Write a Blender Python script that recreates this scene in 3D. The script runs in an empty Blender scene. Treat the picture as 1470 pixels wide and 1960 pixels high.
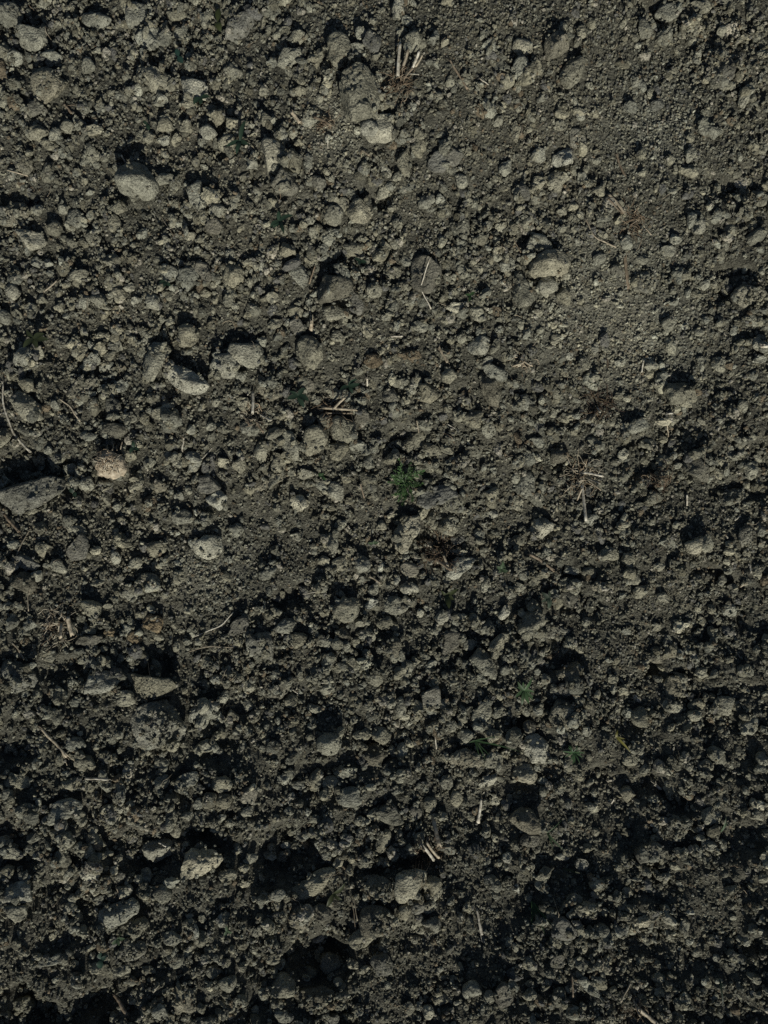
import bpy, bmesh, math
import numpy as np
from mathutils import Vector

# ---------------------------------------------------------------- camera, sky, sun, exposure
S = bpy.context.scene
COL = S.collection
PW, PH = 1470.0, 1960.0
WID = 0.80                      # metres of soil across the picture at z = 0
K = WID / PW
CAM_H = 0.785
cam_d = bpy.data.cameras.new('camera')
cam = bpy.data.objects.new('camera', cam_d)
COL.objects.link(cam)
cam.location = (0, 0, CAM_H)
cam.rotation_euler = (0, 0, 0)
cam_d.sensor_fit = 'VERTICAL'
cam_d.sensor_height = 24.0
cam_d.angle = 2 * math.atan((PH * K / 2) / CAM_H)
cam_d.clip_start = 0.01
cam_d.clip_end = 500
S.camera = cam

SUN_EL = math.radians(32)
SUN_AZ = math.atan2(-1.0, 0.22)           # towards the sun, in the ground plane (x right, y up the picture)
sun_vec = Vector((math.cos(SUN_AZ) * math.cos(SUN_EL), math.sin(SUN_AZ) * math.cos(SUN_EL), math.sin(SUN_EL)))
world = bpy.data.worlds.new('World')
S.world = world
world.use_nodes = True
wn = world.node_tree
sky = wn.nodes.new('ShaderNodeTexSky')
sky.sky_type = 'NISHITA'
sky.sun_disc = False
sky.sun_elevation = SUN_EL
sky.sun_rotation = math.pi / 2 - SUN_AZ
bg = wn.nodes['Background']
bg.inputs['Strength'].default_value = 0.05
wn.links.new(sky.outputs[0], bg.inputs['Color'])
sun_d = bpy.data.lights.new('sun', 'SUN')
sun_d.energy = 5.0
sun_d.angle = math.radians(0.5)
sun_d.color = (1.0, 0.965, 0.86)
sun = bpy.data.objects.new('sun', sun_d)
COL.objects.link(sun)
sun.rotation_euler = sun_vec.to_track_quat('Z', 'Y').to_euler()
S.view_settings.view_transform = 'Standard'
S.view_settings.look = 'None'
S.view_settings.gamma = 1
S.view_settings.use_curve_mapping = False
S.view_settings.exposure = -0.45
S.render.engine = 'CYCLES'
S.cycles.max_bounces = 4
S.cycles.diffuse_bounces = 2
S.cycles.use_denoising = False

RNG = np.random.default_rng(7)

# ---------------------------------------------------------------- numpy noise
_perm = np.random.default_rng(11).permutation(4096).astype(np.int64)
_val = np.random.default_rng(12).random(4096)
def _hash(i, j, k):
    return _perm[(_perm[(_perm[i & 4095] + j) & 4095] + k) & 4095]
def vnoise(p):
    f = np.floor(p); t = p - f; i = f.astype(np.int64)
    t = t * t * (3 - 2 * t)
    out = np.zeros(len(p))
    for a in (0, 1):
        wa = t[:, 0] if a else 1 - t[:, 0]
        for b in (0, 1):
            wb = wa * (t[:, 1] if b else 1 - t[:, 1])
            for c in (0, 1):
                out += wb * (t[:, 2] if c else 1 - t[:, 2]) * _val[_hash(i[:, 0] + a, i[:, 1] + b, i[:, 2] + c)]
    return out * 2 - 1
def fbm(p, octs=3, gain=0.5):
    s, a, q = 0, 1.0, p
    for o in range(octs):
        s = s + a * vnoise(q + 17.3 * o)
        a *= gain; q = q * 2.03
    return s
def worley(p):
    f = np.floor(p).astype(np.int64)
    d1 = np.full(len(p), 9.0); cid = np.zeros(len(p))
    for a in (-1, 0, 1):
        for b in (-1, 0, 1):
            for c in (-1, 0, 1):
                h = _hash(f[:, 0] + a, f[:, 1] + b, f[:, 2] + c)
                q = np.stack([f[:, 0] + a + _val[h], f[:, 1] + b + _val[(h * 7 + 3) & 4095], f[:, 2] + c + _val[(h * 13 + 5) & 4095]], 1)
                d = np.sqrt(((p - q) ** 2).sum(1))
                m = d < d1
                d1[m] = d[m]; cid[m] = _val[(h * 5 + 1) & 4095][m]
    return d1, cid
def worley2(p):      # 2-D cells, cheap, for the ground sheet
    f = np.floor(p).astype(np.int64)
    d1 = np.full(len(p), 9.0); cid = np.zeros(len(p))
    z = np.zeros(len(p), np.int64)
    for a in (-1, 0, 1):
        for b in (-1, 0, 1):
            h = _hash(f[:, 0] + a, f[:, 1] + b, z)
            d = np.hypot(p[:, 0] - f[:, 0] - a - _val[h], p[:, 1] - f[:, 1] - b - _val[(h * 7 + 3) & 4095])
            m = d < d1
            d1[m] = d[m]; cid[m] = _val[(h * 5 + 1) & 4095][m]
    return d1, cid
def sstep(a, b, x):
    t = np.clip((x - a) / (b - a), 0, 1)
    return t * t * (3 - 2 * t)

def P(px, py, z=0.0):            # picture position -> a point of the field at height z
    f = (CAM_H - z) / CAM_H
    return (px - PW / 2) * K * f, (PH / 2 - py) * K * f

# ---------------------------------------------------------------- the lie of the land
PITS = [  # hollows and cracks between clods: picture x, y, half-width, half-height, depth (m)
 (115, 1885, 80, 48, .060), (235, 1865, 35, 40, .034), (195, 1690, 45, 40, .020), (560, 1615, 55, 45, .040),
 (590, 1838, 75, 45, .055), (640, 1920, 60, 40, .024), (540, 1158, 45, 22, .022), (180, 1262, 45, 22, .020), (60, 900, 75, 28, .020),
 (1400, 525, 55, 30, .020), (1248, 1288, 20, 14, .024), (1240, 1690, 35, 40, .012), (1300, 1515, 32, 26, .022),
 (1010, 1415, 35, 40, .022), (1110, 1085, 30, 18, .014), (1085, 1262, 45, 22, .018), (1130, 1160, 30, 25, .014), (1405, 1775, 46, 26, .016),
 (1365, 1915, 70, 28, .014), (760, 1665, 85, 16, .018), (250, 295, 35, 24, .008), (425, 262, 30, 22, .014),
 (1400, 362, 60, 14, .016), (1245, 22, 40, 26, .020), (700, 375, 45, 18, .016), (780, 835, 35, 20, .020),
 (405, 1590, 70, 28, .026), (290, 1600, 40, 28, .024), (1250, 1490, 30, 20, .014), (1395, 1110, 40, 14, .014), (350, 1020, 30, 14, .014),
 (870, 1030, 40, 14, .007), (300, 1285, 45, 18, .020), (330, 1345, 30, 12, .014), (1280, 840, 30, 25, .010), (1215, 845, 20, 12, .012),
 (730, 1440, 30, 16, .016), (1290, 1595, 50, 20, .009), (1400, 930, 45, 18, .012), (690, 1735, 40, 20, .014), (30, 1390, 50, 30, .016),
 (20, 360, 50, 20, .012), (1000, 445, 30, 12, .012), (1020, 1720, 26, 24, .006), (760, 150, 14, 30, .010), (640, 1765, 40, 20, .012),
 (1080, 900, 40, 14, .010), (100, 690, 20, 12, .008), (360, 625, 20, 10, .008), (500, 370, 40, 14, .008), (1210, 1500, 40, 20, .012),
 (1330, 1290, 40, 30, .012), (1380, 1350, 50, 30, .014), (1210, 1790, 50, 26, .008), (1100, 1900, 36, 22, .009), (860, 1880, 30, 20, .010),
 (480, 1900, 40, 30, .014), (330, 1800, 50, 18, .010), (80, 1620, 40, 20, .012), (30, 1550, 40, 20, .010), (450, 1620, 20, 30, .010)]
FINE = [(1250, 250, 150), (1150, 560, 150), (1230, 630, 140), (880, 60, 130), (600, 275, 60), (150, 1060, 120), (430, 1085, 80),
        (1240, 480, 100), (1340, 300, 90), (240, 235, 50), (1150, 120, 90), (560, 1085, 60), (1200, 720, 90), (1170, 1260, 90), (1350, 1000, 90),
        (700, 60, 110), (1000, 60, 110), (1110, 260, 90), (950, 300, 60), (640, 265, 70), (800, 420, 50), (900, 1690, 80), (870, 1540, 60), (700, 640, 40), (1330, 1700, 70), (760, 1860, 90), (1130, 1640, 60), (300, 1760, 50), (1260, 1150, 80)]
DUSTY = [(1150, 560, 120), (1230, 640, 110), (1060, 600, 70), (640, 265, 60), (1240, 250, 90), (400, 1085, 70)]
def to_pix(x, y):
    return x / K + PW / 2, PH / 2 - y / K
def fine_mask(px, py):
    m = np.zeros(np.shape(px))
    for (x, y, r) in FINE:
        m = np.maximum(m, np.exp(-(((px - x) ** 2 + (py - y) ** 2) / (r * r)) ** 1.5))
    return m
_u, _v = np.meshgrid(np.linspace(-0.5, 1.5, 101), np.linspace(-0.4, 1.4, 181))
_s = -0.135 + 0.32 * np.exp(-((_u - 0.60) / 0.44) ** 2 - ((_v - 0.36) / 0.26) ** 2)      # rise up the picture, invented to brighten the middle and darken the edges
_s = _s * np.exp(-(np.clip(np.maximum(np.abs(_u - 0.5), np.abs(_v - 0.5) * 1.0) - 0.55, 0, 9) / 0.25) ** 2)
SHADE_SWELL = -np.cumsum(_s, 0) * (1.8 / 180) * PH * K
SHADE_SWELL = SHADE_SWELL - SHADE_SWELL[76]
def dust_mask(px, py):
    m = np.zeros(np.shape(px))
    for (x, y, r) in DUSTY: m = np.maximum(m, np.exp(-((px - x) ** 2 + (py - y) ** 2) / (r * r)))
    return m
def terrain(x, y, detail=True):
    px, py = to_pix(x, y)
    v = np.clip(py / PH, -0.4, 1.4); u = np.clip(px / PW, -0.5, 1.5)
    # added swells, shaped for shade: upper middle faces the sun, edges tilt away
    gi, gj = np.clip((u + 0.5) / 2.0 * 100, 0, 99.999), np.clip((v + 0.4) / 1.8 * 180, 0, 179.999)
    a, b = gi.astype(int), gj.astype(int); fa, fb = gi - a, gj - b
    z = (SHADE_SWELL[b, a] * (1 - fa) + SHADE_SWELL[b, a + 1] * fa) * (1 - fb) + (SHADE_SWELL[b + 1, a] * (1 - fa) + SHADE_SWELL[b + 1, a + 1] * fa) * fb
    far = sstep(1.0, 3.0, np.hypot(x, y))
    p3 = np.stack([x, y, np.zeros_like(x)], 1)
    rough = 0.55 + 0.60 * sstep(0.45, 0.85, v) + 0.20 * sstep(0.6, 1.0, u) * sstep(0.3, 0.6, v)
    fm = fine_mask(px, py)
    rough = rough * (1 - 0.55 * fm)
    z = z + (0.011 - 0.005 * sstep(0.6, 0.85, v)) * (1 - far) * fbm(p3 / 0.16 + 3.1, 2)
    z = z + 0.030 * far * fbm(p3 / 0.9 + 9.0, 2)
    z = z + rough * (1 - far) * 0.0066 * fbm(p3 / 0.042 + 7.7, 3)
    wx, wy = 26 * fbm(p3 / 0.022 + 51, 2), 26 * fbm(p3 / 0.022 + 93, 2)
    px, py = px + wx, py + wy
    for (cx, cy, rx, ry, d) in PITS:
        q = ((px - cx) / rx) ** 2 + ((py - cy) / ry) ** 2
        z = z - 0.62 * d * np.exp(-q ** 1.3 * 0.9)
    if detail:
        w1, c1 = worley2(p3 / 0.017 + 0.15 * np.stack([vnoise(p3 / 0.01), vnoise(p3 / 0.01 + 40), 0 * x], 1))
        w2, c2 = worley2(p3 / 0.0075 + 31)
        z = z + (1 - far) * (rough * 0.0062 * (0.5 - np.minimum(w1, 1)) * (0.3 + 1.2 * c1) + 0.0026 * (0.5 - np.minimum(w2, 1)) * (0.4 + c2))
    return z

# ---------------------------------------------------------------- materials
def new_mat(name):
    m = bpy.data.materials.new(name); m.use_nodes = True
    nt = m.node_tree
    b = nt.nodes['Principled BSDF']
    return m, nt, b
def soil_material(name, source, bump=1.0, base=(0.2, 0.185, 0.15)):
    """dry crumbly soil: dusty light faces, dark specks with contrast raised to add shading, fine granular relief"""
    m, nt, b = new_mat(name)
    N, L = nt.nodes, nt.links
    tc = N.new('ShaderNodeTexCoord')
    geo = N.new('ShaderNodeNewGeometry')
    co = geo.outputs['Position']
    n1 = N.new('ShaderNodeTexNoise'); n1.inputs['Scale'].default_value = 95; n1.inputs['Detail'].default_value = 5; n1.inputs['Roughness'].default_value = 0.7
    n2 = N.new('ShaderNodeTexNoise'); n2.inputs['Scale'].default_value = 620; n2.inputs['Detail'].default_value = 3; n2.inputs['Roughness'].default_value = 0.65
    n3 = N.new('ShaderNodeTexVoronoi'); n3.inputs['Scale'].default_value = 420; n3.feature = 'F1'
    n4 = N.new('ShaderNodeTexNoise'); n4.inputs['Scale'].default_value = 9; n4.inputs['Detail'].default_value = 3
    for n in (n1, n2, n3, n4): L.new(co, n.inputs['Vector'])
    if source == 'object':
        oi = N.new('ShaderNodeObjectInfo'); col = oi.outputs['Color']
    elif source == 'attr':
        at = N.new('ShaderNodeAttribute'); at.attribute_name = 'tint'; col = at.outputs['Color']
    else:
        rgb = N.new('ShaderNodeRGB'); rgb.outputs[0].default_value = (*base, 1); col = rgb.outputs[0]
    def ramp(src, stops):
        r = N.new('ShaderNodeValToRGB'); e = r.color_ramp.elements
        e[0].position, e[0].color = stops[0][0], (*[stops[0][1]] * 3, 1)
        e[1].position, e[1].color = stops[1][0], (*[stops[1][1]] * 3, 1)
        L.new(src, r.inputs[0]); return r.outputs[0]
    def mul(a, c):
        x = N.new('ShaderNodeMix'); x.data_type = 'RGBA'; x.blend_type = 'MULTIPLY'; x.inputs[0].default_value = 1
        L.new(a, x.inputs[6]); L.new(c, x.inputs[7]); return x.outputs[2]
    c = mul(col, ramp(n1.outputs[0], [(0.32, 0.55), (0.70, 1.40)]))  # strong light-dark mottling puts extra shading contrast into the colour
    c = mul(c, ramp(n2.outputs[0], [(0.32, 0.55), (0.68, 1.40)]))
    r4 = N.new('ShaderNodeValToRGB'); e = r4.color_ramp.elements
    e[0].position, e[0].color = 0.32, (0.87, 0.88, 0.875, 1); e[1].position, e[1].color = 0.68, (1.10, 1.08, 1.04, 1)
    L.new(n4.outputs[0], r4.inputs[0]); c = mul(c, r4.outputs[0])
    L.new(c, b.inputs['Base Color'])
    b.inputs['Roughness'].default_value = 0.95
    b.inputs['Specular IOR Level'].default_value = 0.15
    b1 = N.new('ShaderNodeBump'); b1.inputs['Distance'].default_value = 0.0045; b1.inputs['Strength'].default_value = 0.9 * bump
    L.new(n1.outputs[0], b1.inputs['Height'])
    b2 = N.new('ShaderNodeBump'); b2.inputs['Distance'].default_value = 0.0018; b2.inputs['Strength'].default_value = 0.9 * bump
    L.new(n2.outputs[0], b2.inputs['Height']); L.new(b1.outputs[0], b2.inputs['Normal'])
    b3 = N.new('ShaderNodeBump'); b3.inputs['Distance'].default_value = 0.0014; b3.inputs['Strength'].default_value = 0.8 * bump; b3.invert = True
    L.new(n3.outputs['Distance'], b3.inputs['Height']); L.new(b2.outputs[0], b3.inputs['Normal'])
    L.new(b3.outputs[0], b.inputs['Normal'])
    return m
M_GROUND = soil_material('soil_ground', 'attr', 1.1, (0.117, 0.118, 0.094))
M_CRUMB = soil_material('soil_crumb', 'attr', 0.8)
M_CLOD = soil_material('soil_clod', 'object', 1.0)
M_SLATE = soil_material('slaty_clod', 'object', 0.75)
def straw_material(name, rough=0.6):
    m, nt, b = new_mat(name)
    N, L = nt.nodes, nt.links
    at = N.new('ShaderNodeAttribute'); at.attribute_name = 'tint'
    geo = N.new('ShaderNodeNewGeometry')
    n = N.new('ShaderNodeTexNoise'); n.inputs['Scale'].default_value = 260; n.inputs['Detail'].default_value = 4
    L.new(geo.outputs['Position'], n.inputs['Vector'])
    r = N.new('ShaderNodeValToRGB'); r.color_ramp.elements[0].position = .3; r.color_ramp.elements[0].color = (.5, .46, .42, 1)
    r.color_ramp.elements[1].position = .65; r.color_ramp.elements[1].color = (1.15, 1.15, 1.15, 1)
    L.new(n.outputs[0], r.inputs[0])
    x = N.new('ShaderNodeMix'); x.data_type = 'RGBA'; x.blend_type = 'MULTIPLY'; x.inputs[0].default_value = 1
    L.new(at.outputs['Color'], x.inputs[6]); L.new(r.outputs[0], x.inputs[7])
    nd = N.new('ShaderNodeTexNoise'); nd.inputs['Scale'].default_value = 120; nd.inputs['Detail'].default_value = 5; nd.inputs['Roughness'].default_value = 0.7
    L.new(geo.outputs['Position'], nd.inputs['Vector'])
    rd = N.new('ShaderNodeValToRGB'); rd.color_ramp.elements[0].position = .50; rd.color_ramp.elements[1].position = .74
    L.new(nd.outputs[0], rd.inputs[0])
    dirt = N.new('ShaderNodeMix'); dirt.data_type = 'RGBA'; L.new(rd.outputs[0], dirt.inputs[0])
    L.new(x.outputs[2], dirt.inputs[6]); dirt.inputs[7].default_value = (0.15, 0.135, 0.10, 1)
    L.new(dirt.outputs[2], b.inputs['Base Color'])
    b.inputs['Roughness'].default_value = rough
    b.inputs['Specular IOR Level'].default_value = 0.3
    bp = N.new('ShaderNodeBump'); bp.inputs['Distance'].default_value = 0.0006; bp.inputs['Strength'].default_value = 0.6
    L.new(n.outputs[0], bp.inputs['Height']); L.new(bp.outputs[0], b.inputs['Normal'])
    return m
M_STRAW = straw_material('dry_straw')
M_ROOT = straw_material('root_fibre', 0.85)
def leaf_material():
    m, nt, b = new_mat('leaf')
    N, L = nt.nodes, nt.links
    at = N.new('ShaderNodeAttribute'); at.attribute_name = 'tint'
    L.new(at.outputs['Color'], b.inputs['Base Color'])
    b.inputs['Roughness'].default_value = 0.5
    b.inputs['Specular IOR Level'].default_value = 0.3
    tr = N.new('ShaderNodeBsdfTranslucent'); L.new(at.outputs['Color'], tr.inputs['Color'])
    mx = N.new('ShaderNodeMixShader'); mx.inputs[0].default_value = 0.25
    L.new(b.outputs[0], mx.inputs[1]); L.new(tr.outputs[0], mx.inputs[2])
    L.new(mx.outputs[0], nt.nodes['Material Output'].inputs['Surface'])
    return m
M_LEAF = leaf_material()

# ---------------------------------------------------------------- mesh helpers
def mesh_tris(name, V, F, smooth=True):
    me = bpy.data.meshes.new(name)
    F = np.asarray(F, np.int32)
    me.vertices.add(len(V)); me.vertices.foreach_set('co', np.asarray(V, np.float32).ravel())
    n = F.shape[1]
    me.loops.add(F.size); me.loops.foreach_set('vertex_index', F.ravel())
    me.polygons.add(len(F))
    me.polygons.foreach_set('loop_start', np.arange(0, F.size, n, dtype=np.int32))
    me.polygons.foreach_set('loop_total', np.full(len(F), n, np.int32))
    me.polygons.foreach_set('use_smooth', np.full(len(F), smooth, bool))
    me.update(calc_edges=True); me.validate()
    return me
def set_tint(me, C):
    C = np.asarray(C, np.float32)
    a = me.color_attributes.new('tint', 'FLOAT_COLOR', 'POINT')
    a.data.foreach_set('color', np.concatenate([C, np.ones((len(C), 1), np.float32)], 1).ravel())
def link(name, me, mat, parent=None):
    o = bpy.data.objects.new(name, me); COL.objects.link(o)
    if me is not None: me.materials.append(mat)
    if parent is not None: o.parent = parent
    return o
def tag(o, label, cat, group=None, kind=None):
    o['label'] = label
    if cat: o['category'] = cat
    if group: o['group'] = group
    if kind: o['kind'] = kind
    return o
def ico(sub):
    bm = bmesh.new(); bmesh.ops.create_icosphere(bm, subdivisions=sub, radius=1.0)
    bm.verts.ensure_lookup_table()
    V = np.array([v.co[:] for v in bm.verts]); F = np.array([[v.index for v in f.verts] for f in bm.faces])
    bm.free(); return V, F
ICO = {s: ico(s) for s in (1, 2, 3, 4, 5)}
ICO[0] = (np.array([[1, 0, 0], [-1, 0, 0], [0, 1, 0], [0, -1, 0], [0, 0, 1], [0, 0, -1]], float),
          np.array([[0, 2, 4], [2, 1, 4], [1, 3, 4], [3, 0, 4], [2, 0, 5], [1, 2, 5], [3, 1, 5], [0, 3, 5]]))
def chunk_dirs(V, rng, nplanes=9, m=9.0, dmin=0.66):
    """rounded irregular polyhedron: unit-ish radius along each direction of V"""
    nrm = rng.normal(size=(nplanes, 3)); nrm /= np.linalg.norm(nrm, axis=1)[:, None]
    d = rng.uniform(dmin, 1.0, nplanes)
    if rng.random() < 0.55: d[:2] = rng.uniform(0.40, 0.58, 2)      # broken faces
    q = np.clip(V @ nrm.T / d, 0, None)
    r = (np.sum(q ** m, 1) + 0.92 ** m) ** (-1 / m)
    return V * r[:, None]
def rot_z(V, a):
    c, s = math.cos(a), math.sin(a)
    return np.stack([V[:, 0] * c - V[:, 1] * s, V[:, 0] * s + V[:, 1] * c, V[:, 2]], 1)
def rand_rot(rng):
    q = rng.normal(size=4); q /= np.linalg.norm(q); w, x, y, z = q
    return np.array([[1-2*(y*y+z*z), 2*(x*y-z*w), 2*(x*z+y*w)], [2*(x*y+z*w), 1-2*(x*x+z*z), 2*(y*z-x*w)], [2*(x*z-y*w), 2*(y*z+x*w), 1-2*(x*x+y*y)]])

# ---------------------------------------------------------------- height map everything settles on
HX0, HX1, HY0, HY1, HS = -0.62, 0.62, -0.78, 0.78, 0.002
hx = np.arange(HX0, HX1, HS); hy = np.arange(HY0, HY1, HS)
GX, GY = np.meshgrid(hx, hy)
HM = terrain(GX.ravel(), GY.ravel()).reshape(GX.shape)
OWN = np.zeros(GX.shape, bool)          # where a clod's own top is bare
def hget(x, y):
    i = np.clip(((np.asarray(x) - HX0) / HS).astype(int), 0, len(hx) - 1)
    j = np.clip(((np.asarray(y) - HY0) / HS).astype(int), 0, len(hy) - 1)
    return HM[j, i]
def hstamp(x, y, z, a, b, c, rot, own=False):
    """raise the map to the top of an ellipsoid"""
    R = max(a, b)
    i0, i1 = int((x - R - HX0) / HS), int((x + R - HX0) / HS) + 2
    j0, j1 = int((y - R - HY0) / HS), int((y + R - HY0) / HS) + 2
    i0, j0 = max(i0, 0), max(j0, 0)
    if i1 <= i0 or j1 <= j0: return
    X, Y = GX[j0:j1, i0:i1] - x, GY[j0:j1, i0:i1] - y
    cs, sn = math.cos(rot), math.sin(rot)
    q = ((X * cs + Y * sn) / a) ** 2 + ((-X * sn + Y * cs) / b) ** 2
    top = np.where(q < 1, z + c * np.sqrt(np.clip(1 - q, 0, 1)) * 0.93, -9)
    if own: OWN[j0:j1, i0:i1] |= (q < 0.7) & (top > HM[j0:j1, i0:i1])
    HM[j0:j1, i0:i1] = np.maximum(HM[j0:j1, i0:i1], top)

# ---------------------------------------------------------------- the ground sheet
def axis(lo, hi, step, reach):
    a = list(np.arange(lo, hi + step / 2, step)); s = step
    left, right = [], []
    p = a[0]
    while p > -reach:
        s *= 1.22; p -= s; left.append(p)
    s = step; p = a[-1]
    while p < reach:
        s *= 1.22; p += s; right.append(p)
    return np.array(left[::-1] + a + right)
ax_, ay_ = axis(-0.45, 0.45, 0.0023, 60), axis(-0.59, 0.59, 0.0023, 60)
AX, AY = np.meshgrid(ax_, ay_)
gz = terrain(AX.ravel(), AY.ravel())
nx, ny = len(ax_), len(ay_)
idx = np.arange(nx * ny).reshape(ny, nx)
quads = np.stack([idx[:-1, :-1], idx[:-1, 1:], idx[1:, 1:], idx[1:, :-1]], -1).reshape(-1, 4)
ground = link('ground', mesh_tris('ground', np.stack([AX.ravel(), AY.ravel(), gz], 1), quads), M_GROUND)
_gp = to_pix(AX.ravel(), AY.ravel())
set_tint(ground.data, np.array([[0.114, 0.112, 0.090]]) * (1 + 0.8 * dust_mask(*_gp))[:, None])
tag(ground, 'dry tilled brown grey soil of the field', None, kind='structure')


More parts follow.
